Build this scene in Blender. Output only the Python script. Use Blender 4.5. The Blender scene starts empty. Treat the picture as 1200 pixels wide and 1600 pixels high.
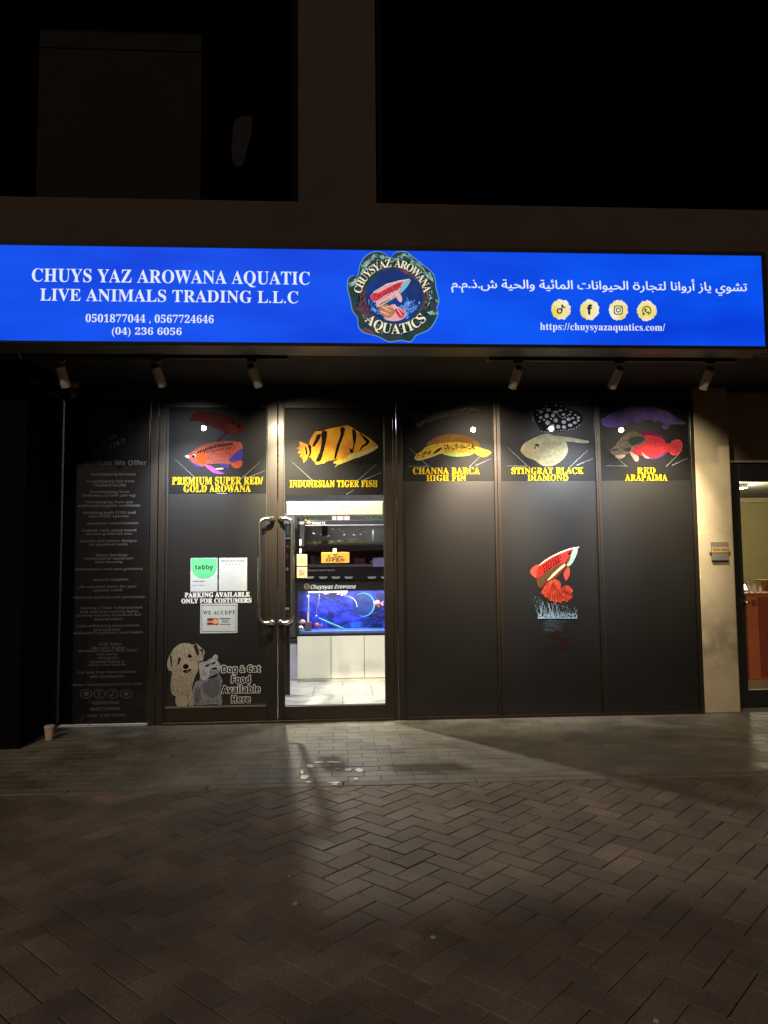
import bpy, bmesh, math, random
from mathutils import Vector, Matrix
R = math.radians
random.seed(7)
sc = bpy.context.scene
C = sc.collection

# ------------------------------------------------------------------ camera
CAM = Vector((0.0, -6.28, 1.30))
FPX = 1155.0                                     # focal length in photo pixels (photo 1200 x 1600)
pitch, yaw, roll = R(4.0546), R(3.2734), R(-0.5484)
_rz = Matrix.Rotation(-yaw, 3, 'Z')
fw = _rz @ Vector((0, math.cos(pitch), math.sin(pitch)))
rt0 = _rz @ Vector((1, 0, 0))
up0 = rt0.cross(fw)
rt = math.cos(roll) * rt0 + math.sin(roll) * up0
up = -math.sin(roll) * rt0 + math.cos(roll) * up0
cam = bpy.data.cameras.new('camera')
cam.sensor_fit = 'VERTICAL'; cam.sensor_height = 36.0; cam.lens = FPX / 1600 * 36.0
cam.clip_start = 0.05; cam.clip_end = 500
camo = bpy.data.objects.new('camera', cam); C.objects.link(camo)
m = Matrix((rt, up, -fw)).transposed().to_4x4(); m.translation = CAM
camo.matrix_world = m
sc.camera = camo

# ------------------------------------------------------------------ world, sun, exposure
w = bpy.data.worlds.new('World'); sc.world = w; w.use_nodes = True
nt = w.node_tree
sky = nt.nodes.new('ShaderNodeTexSky'); sky.sky_type = 'NISHITA'; sky.sun_disc = False
SUN_EL, SUN_AZ = R(29), R(190)                   # the street light falling in from behind the camera, a little to the left
sky.sun_elevation = R(1.0); sky.sun_rotation = SUN_AZ
nt.links.new(sky.outputs[0], nt.nodes['Background'].inputs[0])
nt.nodes['Background'].inputs[1].default_value = 0.006
sun = bpy.data.lights.new('sun', 'SUN'); sun.energy = 0.95; sun.angle = R(1.6); sun.color = (1.0, 0.79, 0.55)
suno = bpy.data.objects.new('sun', sun); C.objects.link(suno)
sd = Vector((-math.sin(R(10)) * math.cos(SUN_EL), -math.cos(R(10)) * math.cos(SUN_EL), math.sin(SUN_EL)))
suno.rotation_euler = sd.to_track_quat('Z', 'Y').to_euler(); suno.location = sd * 20
sc.view_settings.view_transform = 'Standard'; sc.view_settings.look = 'None'
sc.view_settings.exposure = 0.0; sc.view_settings.gamma = 1.0; sc.view_settings.use_curve_mapping = False
sc.cycles.use_denoising = True
sc.cycles.max_bounces = 8
sc.cycles.sample_clamp_indirect = 4.0
sc.cycles.caustics_reflective = False; sc.cycles.caustics_refractive = False

# ------------------------------------------------------------------ helpers
def ray(px, py): return fw + rt * ((px - 600) / FPX) - up * ((py - 800) / FPX)
def at(px, py, Y):
    d = ray(px, py); t = (Y - CAM.y) / d.y; p = CAM + d * t
    return p.x, p.z
def gnd(px, py):
    d = ray(px, py); t = -CAM.z / d.z; p = CAM + d * t
    return p.x, p.y
def S(r, g, b):
    f = lambda c: c / 12.92 if c <= 0.04045 else ((c + 0.055) / 1.055) ** 2.4
    return (f(r / 255), f(g / 255), f(b / 255))
def obj(name, bm, mat, parent=None, smooth=False):
    me = bpy.data.meshes.new(name)
    bmesh.ops.recalc_face_normals(bm, faces=bm.faces) if not getattr(bm, '_flat', False) else None
    bm.to_mesh(me); bm.free()
    if smooth:
        for p in me.polygons: p.use_smooth = True
    for q in (mat if isinstance(mat, (list, tuple)) else [mat]): me.materials.append(q)
    o = bpy.data.objects.new(name, me); C.objects.link(o)
    if parent: o.parent = parent; o.matrix_parent_inverse = Matrix.Translation(-abs_loc(parent))
    return o
def abs_loc(o):
    v = Vector(o.location)
    while o.parent:
        v += o.matrix_parent_inverse.translation; o = o.parent; v += Vector(o.location)
    return v
def thing(name, label, cat, loc=(0, 0, 0), group=None):
    o = bpy.data.objects.new(name, None); C.objects.link(o); o.location = loc
    o.empty_display_size = 0.1
    return tag(o, label, cat, group)
def tag(o, label, cat, group=None):
    o['label'] = label; o['category'] = cat
    if group: o['group'] = group
    return o
def struct(o, kind='structure'): o['kind'] = kind; return o
def BM(): return bmesh.new()
def box(bm, x0, x1, y0, y1, z0, z1, bev=0.0):
    v = [bm.verts.new(p) for p in ((x0,y0,z0),(x1,y0,z0),(x1,y1,z0),(x0,y1,z0),(x0,y0,z1),(x1,y0,z1),(x1,y1,z1),(x0,y1,z1))]
    fs = [bm.faces.new([v[i] for i in f]) for f in ((0,3,2,1),(4,5,6,7),(0,1,5,4),(1,2,6,5),(2,3,7,6),(3,0,4,7))]
    if bev:
        es = list({e for f in fs for e in f.edges})
        bmesh.ops.bevel(bm, geom=es, offset=bev, segments=2, affect='EDGES', profile=0.5)
    return bm
def boxm(name, x0, x1, y0, y1, z0, z1, mat, parent=None, bev=0.0):
    return obj(name, box(BM(), x0, x1, y0, y1, z0, z1, bev), mat, parent)
def tube(bm, pts, r, n=12, caps=True):
    pts = [Vector(p) for p in pts]; rings = []
    rr = r if isinstance(r, (list, tuple)) else [r] * len(pts)
    ref = None
    for i, p in enumerate(pts):
        d = (pts[min(i+1, len(pts)-1)] - pts[max(i-1, 0)]).normalized()
        if ref is None:
            ref = d.orthogonal().normalized()
        ref = (ref - d * ref.dot(d)).normalized(); s = d.cross(ref)
        rings.append([bm.verts.new(p + (ref * math.cos(2*math.pi*k/n) + s * math.sin(2*math.pi*k/n)) * rr[i]) for k in range(n)])
    for a, b in zip(rings, rings[1:]):
        for k in range(n): bm.faces.new((a[k], a[(k+1)%n], b[(k+1)%n], b[k]))
    if caps:
        bm.faces.new(rings[0][::-1]); bm.faces.new(rings[-1])
    return bm
def arc_pts(c, r, a0, a1, n, ax=(1,0,0), ay=(0,0,1)):
    c = Vector(c); ax = Vector(ax); ay = Vector(ay)
    return [c + ax * (r*math.cos(a0+(a1-a0)*i/n)) + ay * (r*math.sin(a0+(a1-a0)*i/n)) for i in range(n+1)]
def spline(pts, k=4):
    out = []; n = len(pts)
    for i in range(n):
        p0, p1, p2, p3 = (Vector(pts[(i+j-1) % n]) for j in range(4))
        for s in range(k):
            t = s / k
            out.append(0.5*((2*p1)+(p2-p0)*t+(2*p0-5*p1+4*p2-p3)*t*t+(3*p1-p0-3*p2+p3)*t**3))
    return out
def flatface(bm, pts2, y):
    vs = [bm.verts.new((p[0], y, p[1])) for p in pts2]
    f = bm.faces.new(vs); f.normal_update()
    if f.normal.y > 0: f.normal_flip()
    return f
class Crop:                                     # points read off a zoomed crop of the photo, laid on the plane y = Y
    def __init__(s, x0, y0, k, Y): s.x0, s.y0, s.k, s.Y = x0, y0, k, Y
    def p(s, x, y): return at(s.x0 + x / s.k, s.y0 + y / s.k, s.Y)
    def poly(s, bm, pts, dy, smooth=True):
        q = [s.p(*a) for a in pts]
        flatface(bm, spline(q) if smooth else q, s.Y - dy); return bm
    def ell(s, bm, x, y, rx, ry, dy, n=16, wob=0.0, rot=0.0):
        c, sn = math.cos(rot), math.sin(rot); q = []
        for i in range(n):
            f = 1 + random.uniform(-wob, wob); a = rx*f*math.cos(2*math.pi*i/n); b = ry*f*math.sin(2*math.pi*i/n)
            q.append(s.p(x + a*c - b*sn, y + a*sn + b*c))
        flatface(bm, q, s.Y - dy); return bm
    def line(s, bm, a, b, w0, w1, dy):
        d = (Vector(b) - Vector(a)); n = Vector((-d.y, d.x)).normalized()
        q = [Vector(a)+n*w0, Vector(b)+n*w1, Vector(b)-n*w1, Vector(a)-n*w0]
        flatface(bm, [s.p(v.x, v.y) for v in q], s.Y - dy); return bm
def FB():
    return bmesh.new()
def flat(name, bm, mat, parent):
    if parent is not None:                       # blocks of print that stand well apart are parts of their own
        bm.verts.ensure_lookup_table(); seen = [-1]*len(bm.verts); isl = []
        for v in bm.verts: v.index = v.index
        bm.verts.index_update()
        for v in bm.verts:
            if seen[v.index] >= 0: continue
            st = [v]; seen[v.index] = len(isl); vs = []
            while st:
                q = st.pop(); vs.append(q)
                for e in q.link_edges:
                    w_ = e.other_vert(q)
                    if seen[w_.index] < 0: seen[w_.index] = len(isl); st.append(w_)
            isl.append((min(q.co.x for q in vs), max(q.co.x for q in vs), min(q.co.z for q in vs), max(q.co.z for q in vs)))
        k = len(isl); par = list(range(k))
        def root(i):
            while par[i] != i: i = par[i]
            return i
        sz = [max(a[1]-a[0], a[3]-a[2]) for a in isl]
        for i in range(k):
            for j in range(i+1, k):
                a, b = isl[i], isl[j]
                gx, gz = max(0, a[0]-b[1], b[0]-a[1]), max(0, a[2]-b[3], b[2]-a[3])
                if math.hypot(gx, gz) <= max(0.02, 0.5*max(sz[i], sz[j])):
                    ri, rj = root(i), root(j)
                    if ri != rj: par[max(ri, rj)] = min(ri, rj)
        groups = sorted({root(i) for i in range(k)})
        if 1 < len(groups) <= 24:
            res = None
            for g_ in groups:
                b2 = bm.copy(); b2.verts.ensure_lookup_table()
                bmesh.ops.delete(b2, geom=[b2.verts[i] for i in range(len(b2.verts)) if root(seen[i]) != g_], context='VERTS')
                me = bpy.data.meshes.new(name); b2.to_mesh(me); b2.free(); me.materials.append(mat)
                res = bpy.data.objects.new(name, me); C.objects.link(res)
                res.parent = parent; res.matrix_parent_inverse = Matrix.Translation(-abs_loc(parent))
            bm.free(); return res
    me = bpy.data.meshes.new(name); bm.to_mesh(me); bm.free(); me.materials.append(mat)
    o = bpy.data.objects.new(name, me); C.objects.link(o)
    if parent: o.parent = parent; o.matrix_parent_inverse = Matrix.Translation(-abs_loc(parent))
    return o

# text -> mesh outlines
def serif(t):
    o = ''
    for c in t:
        if 'A' <= c <= 'Z': o += chr(0x1D400 + ord(c) - 65)
        elif 'a' <= c <= 'z': o += chr(0x1D41A + ord(c) - 97)
        elif '0' <= c <= '9': o += chr(0x1D7CE + ord(c) - 48)
        else: o += c
    return o
def sans(t):
    o = ''
    for c in t:
        if 'A' <= c <= 'Z': o += chr(0x1D5D4 + ord(c) - 65)
        elif 'a' <= c <= 'z': o += chr(0x1D5EE + ord(c) - 97)
        elif '0' <= c <= '9': o += chr(0x1D7EC + ord(c) - 48)
        else: o += c
    return o
_tc = {}
def tmesh(body, off=0.0, sp=1.0, shear=0.0):
    key = (body, off, sp, shear)
    if key not in _tc:
        cu = bpy.data.curves.new('tmp', 'FONT'); cu.body = body; cu.offset = off; cu.space_character = sp; cu.shear = shear
        cu.resolution_u = 12 if any('\ufe70' <= ch_ <= '\ufeff' for ch_ in body) else 4
        o = bpy.data.objects.new('tmp', cu); C.objects.link(o)
        dg = bpy.context.evaluated_depsgraph_get()
        me = bpy.data.meshes.new_from_object(o.evaluated_get(dg))
        vs = [v.co.copy() for v in me.vertices]; fs = [tuple(p.vertices) for p in me.polygons]
        bpy.data.meshes.remove(me); bpy.data.objects.remove(o); bpy.data.curves.remove(cu)
        _tc[key] = (vs, fs)
    return _tc[key]
def addtext(bm, body, X0, X1, Z0, Z1, y, off=0.0, sp=1.0, shear=0.0, ref=None):
    """fit the outline's box into X0..X1, Z0..Z1 (ref: the text whose box is fitted, for outlines)"""
    vs, fs = tmesh(body, off, sp, shear)
    rv = tmesh(*ref)[0] if ref else vs
    a, b = min(v.x for v in rv), max(v.x for v in rv); c, d = min(v.y for v in rv), max(v.y for v in rv)
    sx, sz = (X1-X0)/(b-a), (Z1-Z0)/(d-c)
    nv = [bm.verts.new((X0+(v.x-a)*sx, y, Z0+(v.y-c)*sz)) for v in vs]
    for f in fs:
        try: g = bm.faces.new([nv[i] for i in f])
        except ValueError: continue
        g.normal_update()
        if g.normal.y > 0: g.normal_flip()
    return bm
def pxtext(bm, body, x0, x1, yt, yb, Y, dy, fat=0.0, ring=0.0, **k):   # box given in photo pixels, laid level on the plane
    xm, ym = (x0+x1)/2, (yt+yb)/2
    X0, _ = at(x0, ym, Y); X1, _ = at(x1, ym, Y); _, Z1 = at(xm, yt, Y); _, Z0 = at(xm, yb, Y)
    if ring:                                     # outline: the same letters pushed out in twelve directions
        r_ = ring*(Z1-Z0)
        for i in range(12):
            dx, dz = r_*math.cos(i*math.pi/6), r_*math.sin(i*math.pi/6)
            addtext(bm, body, X0+dx, X1+dx, Z0+dz, Z1+dz, Y-dy-i*0.00003, **k)
        return bm
    if fat:                                      # bolder: copies a hair apart
        f_ = fat*(Z1-Z0)
        for i, (dx, dz) in enumerate(((-f_, 0), (f_, 0), (0, f_*.5), (0, -f_*.5))):
            addtext(bm, body, X0+f_+dx, X1-f_+dx, Z0+f_*.5+dz, Z1-f_*.5+dz, Y-dy-i*0.00004, **k)
        return bm
    return addtext(bm, body, X0, X1, Z0, Z1, Y-dy, **k)
def arctext(bm, body, crop, cx, cy, r, a0, a1, h, dy, flip=False, off=0.0, wide=1.0):
    """letters along an arc; angles in degrees clockwise from up; h = letter height in crop units"""
    n = len(body); widths = []
    for ch in body:
        if ch == ' ': widths.append(0.45); continue
        vs, _ = tmesh(serif(ch), off); widths.append(max(v.x for v in vs)-min(v.x for v in vs)+0.05)
    tot = sum(widths); acc = 0
    for ch, wd in zip(body, widths):
        t = (acc + wd/2)/tot; acc += wd
        if ch == ' ': continue
        ang = math.radians(a0 + (a1-a0)*t)
        vs, fs = tmesh(serif(ch), off)
        a, b = min(v.x for v in vs), max(v.x for v in vs); k = h/0.70
        lo = 0.0
        nv = []
        for v in vs:
            lx = (v.x-(a+b)/2)*k*wide; ly = (v.y-lo)*k
            if not flip:
                rr = r + ly; px = cx + rr*math.sin(ang) + lx*math.cos(ang); py = cy - rr*math.cos(ang) + lx*math.sin(ang)
            else:
                rr = r - ly; px = cx + rr*math.sin(ang) - lx*math.cos(ang); py = cy - rr*math.cos(ang) - lx*math.sin(ang)
            X, Z = crop.p(px, py); nv.append(bm.verts.new((X, crop.Y-dy, Z)))
        for f in fs:
            try: g = bm.faces.new([nv[i] for i in f])
            except ValueError: continue
            g.normal_update()
            if g.normal.y > 0: g.normal_flip()
    return bm

# ------------------------------------------------------------------ materials
def newmat(name):
    mt = bpy.data.materials.new(name); mt.use_nodes = True
    return mt, mt.node_tree, mt.node_tree.nodes['Principled BSDF']
def mat(name, c, rough=0.5, c2=None, ns=8.0, bump=0.0, metal=0.0, coat=0.0, coatr=0.03, spec=0.5, detail=6, contrast=(0.35, 0.65), stretch=None, bs=None):
    mt, t, b = newmat(name)
    b.inputs['Roughness'].default_value = rough; b.inputs['Metallic'].default_value = metal
    b.inputs['Coat Weight'].default_value = coat; b.inputs['Coat Roughness'].default_value = coatr
    b.inputs['Specular IOR Level'].default_value = spec
    c2 = c2 or tuple(x*0.82 for x in c)
    tc = t.nodes.new('ShaderNodeTexCoord'); mp = t.nodes.new('ShaderNodeMapping')
    if stretch: mp.inputs['Scale'].default_value = stretch
    t.links.new(tc.outputs['Object'], mp.inputs[0])
    n = t.nodes.new('ShaderNodeTexNoise'); n.inputs['Scale'].default_value = ns; n.inputs['Detail'].default_value = detail
    t.links.new(mp.outputs[0], n.inputs['Vector'])
    r = t.nodes.new('ShaderNodeValToRGB')
    r.color_ramp.elements[0].position = contrast[0]; r.color_ramp.elements[1].position = contrast[1]
    r.color_ramp.elements[0].color = (*c2, 1); r.color_ramp.elements[1].color = (*c, 1)
    t.links.new(n.outputs['Fac'], r.inputs[0]); t.links.new(r.outputs[0], b.inputs['Base Color'])
    if bump:
        n2 = t.nodes.new('ShaderNodeTexNoise'); n2.inputs['Scale'].default_value = bs or ns*6; n2.inputs['Detail'].default_value = 8
        t.links.new(mp.outputs[0], n2.inputs['Vector'])
        bp = t.nodes.new('ShaderNodeBump'); bp.inputs['Strength'].default_value = bump; bp.inputs['Distance'].default_value = 0.004
        t.links.new(n2.outputs['Fac'], bp.inputs['Height']); t.links.new(bp.outputs[0], b.inputs['Normal'])
    return mt
def emit(name, c, s=1.0, c2=None, ns=4.0, stretch=None):
    mt, t, b = newmat(name)
    b.inputs['Base Color'].default_value = (*[x*0.12 for x in c], 1); b.inputs['Roughness'].default_value = 0.5; b.inputs['Specular IOR Level'].default_value = 0.1
    b.inputs['Emission Strength'].default_value = s; b.inputs['Emission Color'].default_value = (*c, 1)
    if c2:
        tc = t.nodes.new('ShaderNodeTexCoord'); mp = t.nodes.new('ShaderNodeMapping')
        if stretch: mp.inputs['Scale'].default_value = stretch
        t.links.new(tc.outputs['Object'], mp.inputs[0])
        n = t.nodes.new('ShaderNodeTexNoise'); n.inputs['Scale'].default_value = ns; n.inputs['Detail'].default_value = 5
        t.links.new(mp.outputs[0], n.inputs['Vector'])
        r = t.nodes.new('ShaderNodeValToRGB'); r.color_ramp.elements[0].position = 0.35; r.color_ramp.elements[1].position = 0.65
        r.color_ramp.elements[0].color = (*c2, 1); r.color_ramp.elements[1].color = (*c, 1)
        t.links.new(n.outputs['Fac'], r.inputs[0]); t.links.new(r.outputs[0], b.inputs['Emission Color'])
    return mt
def glass(name, tint=(1, 1, 1), ior=1.45, refl=1.0):
    mt = bpy.data.materials.new(name); mt.use_nodes = True; t = mt.node_tree
    t.nodes.remove(t.nodes['Principled BSDF'])
    tr = t.nodes.new('ShaderNodeBsdfTransparent'); tr.inputs[0].default_value = (*tint, 1)
    gl = t.nodes.new('ShaderNodeBsdfGlossy'); gl.inputs['Roughness'].default_value = 0.01
    gl.inputs[0].default_value = (refl, refl, refl, 1)
    fr = t.nodes.new('ShaderNodeFresnel'); fr.inputs[0].default_value = ior
    mx = t.nodes.new('ShaderNodeMixShader')
    ge = t.nodes.new('ShaderNodeNewGeometry'); iv = t.nodes.new('ShaderNodeMath'); iv.operation = 'SUBTRACT'; iv.inputs[0].default_value = 1.0
    mu = t.nodes.new('ShaderNodeMath'); mu.operation = 'MULTIPLY'    # only the outer face mirrors
    t.links.new(ge.outputs['Backfacing'], iv.inputs[1]); t.links.new(fr.outputs[0], mu.inputs[0]); t.links.new(iv.outputs[0], mu.inputs[1])
    t.links.new(mu.outputs[0], mx.inputs[0]); t.links.new(tr.outputs[0], mx.inputs[1]); t.links.new(gl.outputs[0], mx.inputs[2])
    t.links.new(mx.outputs[0], t.nodes['Material Output'].inputs[0])
    return mt
def brickmat(name, ca, cb, cc, rough, bump=0.5):
    """each paver's own shade comes from its random 'shade' attribute"""
    mt, t, b = newmat(name)
    at_ = t.nodes.new('ShaderNodeAttribute'); at_.attribute_name = 'shade'
    r = t.nodes.new('ShaderNodeValToRGB'); r.color_ramp.elements[0].color = (*ca, 1); r.color_ramp.elements[1].color = (*cb, 1)
    e = r.color_ramp.elements.new(0.5); e.color = (*cc, 1)
    t.links.new(at_.outputs['Fac'], r.inputs[0])
    tc = t.nodes.new('ShaderNodeTexCoord')
    n = t.nodes.new('ShaderNodeTexNoise'); n.inputs['Scale'].default_value = 130; n.inputs['Detail'].default_value = 6
    n3 = t.nodes.new('ShaderNodeTexNoise'); n3.inputs['Scale'].default_value = 3.5; n3.inputs['Detail'].default_value = 7
    t.links.new(tc.outputs['Object'], n.inputs['Vector']); t.links.new(tc.outputs['Object'], n3.inputs['Vector'])
    mr = t.nodes.new('ShaderNodeMapRange'); mr.inputs[1].default_value = 0.3; mr.inputs[2].default_value = 0.7; mr.inputs[3].default_value = 0.62; mr.inputs[4].default_value = 1.3
    mr3 = t.nodes.new('ShaderNodeMapRange'); mr3.inputs[1].default_value = 0.35; mr3.inputs[2].default_value = 0.7; mr3.inputs[3].default_value = 0.65; mr3.inputs[4].default_value = 1.12
    t.links.new(n.outputs['Fac'], mr.inputs[0]); t.links.new(n3.outputs['Fac'], mr3.inputs[0])
    mu = t.nodes.new('ShaderNodeMath'); mu.operation = 'MULTIPLY'
    t.links.new(mr.outputs[0], mu.inputs[0]); t.links.new(mr3.outputs[0], mu.inputs[1])
    v = t.nodes.new('ShaderNodeTexVoronoi'); v.inputs['Scale'].default_value = 2.6; v.inputs['Randomness'].default_value = 1.0     # trodden gum
    nd = t.nodes.new('ShaderNodeTexNoise'); nd.inputs['Scale'].default_value = 22; t.links.new(tc.outputs['Object'], nd.inputs['Vector'])
    ad = t.nodes.new('ShaderNodeVectorMath'); ad.operation = 'MULTIPLY_ADD'; ad.inputs[1].default_value = (.05, .05, 0); t.links.new(nd.outputs['Color'], ad.inputs[0]); t.links.new(tc.outputs['Object'], ad.inputs[2])
    t.links.new(ad.outputs[0], v.inputs['Vector'])
    mg = t.nodes.new('ShaderNodeMapRange'); mg.inputs[1].default_value = .035; mg.inputs[2].default_value = .06; mg.inputs[3].default_value = .5; mg.inputs[4].default_value = 1.0
    t.links.new(v.outputs['Distance'], mg.inputs[0])
    n5 = t.nodes.new('ShaderNodeTexNoise'); n5.inputs['Scale'].default_value = .9; n5.inputs['Detail'].default_value = 8; n5.inputs['Roughness'].default_value = .65; t.links.new(tc.outputs['Object'], n5.inputs['Vector'])
    ms = t.nodes.new('ShaderNodeMapRange'); ms.inputs[1].default_value = .36; ms.inputs[2].default_value = .56; ms.inputs[3].default_value = .62; ms.inputs[4].default_value = 1.0; t.links.new(n5.outputs['Fac'], ms.inputs[0])
    m2 = t.nodes.new('ShaderNodeMath'); m2.operation = 'MULTIPLY'; t.links.new(mg.outputs[0], m2.inputs[0]); t.links.new(ms.outputs[0], m2.inputs[1])
    m3 = t.nodes.new('ShaderNodeMath'); m3.operation = 'MULTIPLY'; t.links.new(mu.outputs[0], m3.inputs[0]); t.links.new(m2.outputs[0], m3.inputs[1])
    vm = t.nodes.new('ShaderNodeVectorMath'); vm.operation = 'SCALE'
    t.links.new(r.outputs[0], vm.inputs[0]); t.links.new(m3.outputs[0], vm.inputs['Scale'])
    t.links.new(vm.outputs[0], b.inputs['Base Color'])
    rr = t.nodes.new('ShaderNodeMapRange'); rr.inputs[1].default_value = 0.3; rr.inputs[2].default_value = 0.7; rr.inputs[3].default_value = rough-0.12; rr.inputs[4].default_value = rough+0.12
    t.links.new(n3.outputs['Fac'], rr.inputs[0]); t.links.new(rr.outputs[0], b.inputs['Roughness'])
    bp = t.nodes.new('ShaderNodeBump'); bp.inputs['Strength'].default_value = bump; bp.inputs['Distance'].default_value = 0.002
    t.links.new(n.outputs['Fac'], bp.inputs['Height']); t.links.new(bp.outputs[0], b.inputs['Normal'])
    return mt
def fishmat(name, c, c2, dark, vs=70.0, ns=9.0, thr=(0.25, 0.55), emis=0.0):
    """printed fish skin: two tones over noise with a fine net of darker scales"""
    mt, t, b = newmat(name)
    b.inputs['Roughness'].default_value = 0.7; b.inputs['Specular IOR Level'].default_value = 0.06; b.inputs['Coat Weight'].default_value = FILM_COAT; b.inputs['Coat Roughness'].default_value = 0.02
    tc = t.nodes.new('ShaderNodeTexCoord')
    n = t.nodes.new('ShaderNodeTexNoise'); n.inputs['Scale'].default_value = ns; n.inputs['Detail'].default_value = 5
    t.links.new(tc.outputs['Object'], n.inputs['Vector'])
    r = t.nodes.new('ShaderNodeValToRGB'); r.color_ramp.elements[0].position = 0.3; r.color_ramp.elements[1].position = 0.7
    r.color_ramp.elements[0].color = (*c2, 1); r.color_ramp.elements[1].color = (*c, 1)
    t.links.new(n.outputs['Fac'], r.inputs[0])
    v = t.nodes.new('ShaderNodeTexVoronoi'); v.feature = 'DISTANCE_TO_EDGE'; v.inputs['Scale'].default_value = vs; v.inputs['Randomness'].default_value = 0.7
    t.links.new(tc.outputs['Object'], v.inputs['Vector'])
    mr = t.nodes.new('ShaderNodeMapRange'); mr.inputs[1].default_value = 0.02; mr.inputs[2].default_value = 0.22
    t.links.new(v.outputs['Distance'], mr.inputs[0])
    mr.inputs[3].default_value = 0.45
    mx = t.nodes.new('ShaderNodeMix'); mx.data_type = 'RGBA'
    t.links.new(mr.outputs[0], mx.inputs[0]); mx.inputs[6].default_value = (*dark, 1); t.links.new(r.outputs[0], mx.inputs[7])
    t.links.new(mx.outputs[2], b.inputs['Base Color'])
    if emis:
        t.links.new(mx.outputs[2], b.inputs['Emission Color']); b.inputs['Emission Strength'].default_value = emis
        b.inputs['Coat Weight'].default_value = 0
    return mt
FILM_COAT = 0.40
PK = 0.26                                          # ink on perforated window film reflects about a third of full print
def ink(name, r, g, b_, k=PK, rough=0.5, ns=30):
    c = tuple(x*k for x in S(r, g, b_))
    return mat(name, c, 0.7, tuple(x*0.8 for x in c), ns, coat=FILM_COAT, coatr=0.02, spec=0.06)
def paper(name, r, g, b_, k=0.55):
    c = tuple(x*k for x in S(r, g, b_))
    return mat(name, c, 0.55, tuple(x*0.93 for x in c), 20)

M_film = mat('black_window_film', (0.0095, 0.0092, 0.0092), 0.34, (0.008, 0.0077, 0.0076), 2.2, coat=0.20, coatr=0.015, spec=0.52, stretch=(1, 1, 0.5))
M_filmbk = mat('black_poster_print', (0.0055, 0.0055, 0.006), 0.5, (0.0045, 0.0045, 0.005), 5, coat=0.45, coatr=0.015, spec=0.10)
M_bronze = mat('bronze_aluminium', (0.034, 0.027, 0.021), 0.38, (0.026, 0.020, 0.016), 3, metal=0.55, stretch=(20, 20, 1), coat=0.15, coatr=0.2)
M_bronze_dk = mat('dark_header_cladding', (0.010, 0.010, 0.011), 0.5, None, 4)
M_gasket = mat('rubber_gasket', (0.008, 0.008, 0.008), 0.6)
M_steel = mat('polished_steel', (0.70, 0.68, 0.64), 0.27, (0.55, 0.53, 0.5), 40, metal=1.0)
M_upper = mat('brown_render', (0.032, 0.019, 0.014), 0.9, (0.025, 0.015, 0.011), 2.5, bump=0.25, bs=60)
M_pil = mat('cream_render', (0.47, 0.40, 0.27), 0.85, (0.40, 0.33, 0.22), 5, bump=0.35, bs=45)
M_pier = mat('dark_stone_cladding', (0.0022, 0.002, 0.002), 0.8, None, 3, spec=0.08)
M_soffit = mat('soffit_paint', (0.012, 0.012, 0.015), 0.8, None, 3)
M_signbox = mat('sign_box_metal', (0.20, 0.19, 0.20), 0.45, None, 5, metal=0.3)
M_signrim = mat('sign_rim_metal', (0.008, 0.008, 0.010), 0.6, None, 5, spec=0.15)
M_joint = mat('joint_sand', (0.012, 0.010, 0.008), 0.95, None, 60)
M_asph = mat('asphalt', (0.045, 0.044, 0.042), 0.9, None, 12, bump=0.6, bs=120)
M_herr = brickmat('herringbone_brick', (0.172, 0.131, 0.097), (0.258, 0.201, 0.150), (0.213, 0.164, 0.122), 0.78)
M_path = brickmat('footpath_brick', (0.205, 0.19, 0.155), (0.28, 0.258, 0.21), (0.24, 0.222, 0.18), 0.62, 0.35)
M_kerb = mat('edging_stone', (0.20, 0.175, 0.14), 0.75, (0.14, 0.12, 0.1), 14, bump=0.4)
M_white = mat('white_paint', (0.78, 0.77, 0.72), 0.5)
M_paint = mat('worn_white_paint', (0.85, 0.83, 0.76), 0.6, (0.6, 0.58, 0.52), 60, contrast=(0.25, 0.45))
M_lampbody = mat('lamp_body_paint', (0.62, 0.56, 0.50), 0.5, None, 30)
M_black = mat('black_plastic', (0.012, 0.012, 0.012), 0.4)
M_grey = mat('grey_plastic', (0.22, 0.21, 0.21), 0.5)
M_glass = glass('clear_glass')
M_wglass = glass('window_glass', (0.80, 0.80, 0.82), 1.5, 0.0)

# ------------------------------------------------------------------ ground
struct(boxm('ground', -60, 60, -60, 40, -0.6, -0.030, M_asph))
def pavers(name, rects, mt, z=0.0, gap=0.0022, bevel=0.005, dz=0.0016):
    bm = BM(); lay = bm.verts.layers.float.new('shade')
    for (cx, cy, L, W, a) in rects:
        c, s = math.cos(a), math.sin(a); sh = random.random(); h = z + random.uniform(-dz, dz)
        tx, ty = random.uniform(-0.008, 0.008), random.uniform(-0.008, 0.008)
        rings = []
        for (ins, zz) in ((gap, -0.03), (gap, -bevel*0.8), (gap+bevel, 0.0)):
            ring = []
            for (u, v) in ((-1,-1),(1,-1),(1,1),(-1,1)):
                x, y = u*(L/2-ins), v*(W/2-ins)
                p = bm.verts.new((cx+x*c-y*s, cy+x*s+y*c, h+zz+(x*tx+y*ty if zz > -0.02 else 0))); p[lay] = sh; ring.append(p)
            rings.append(ring)
        for A, B in zip(rings, rings[1:]):
            for k in range(4): bm.faces.new((A[k], A[(k+1)%4], B[(k+1)%4], B[k]))
        bm.faces.new(rings[-1])
    return struct(obj(name, bm, mt))
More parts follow.
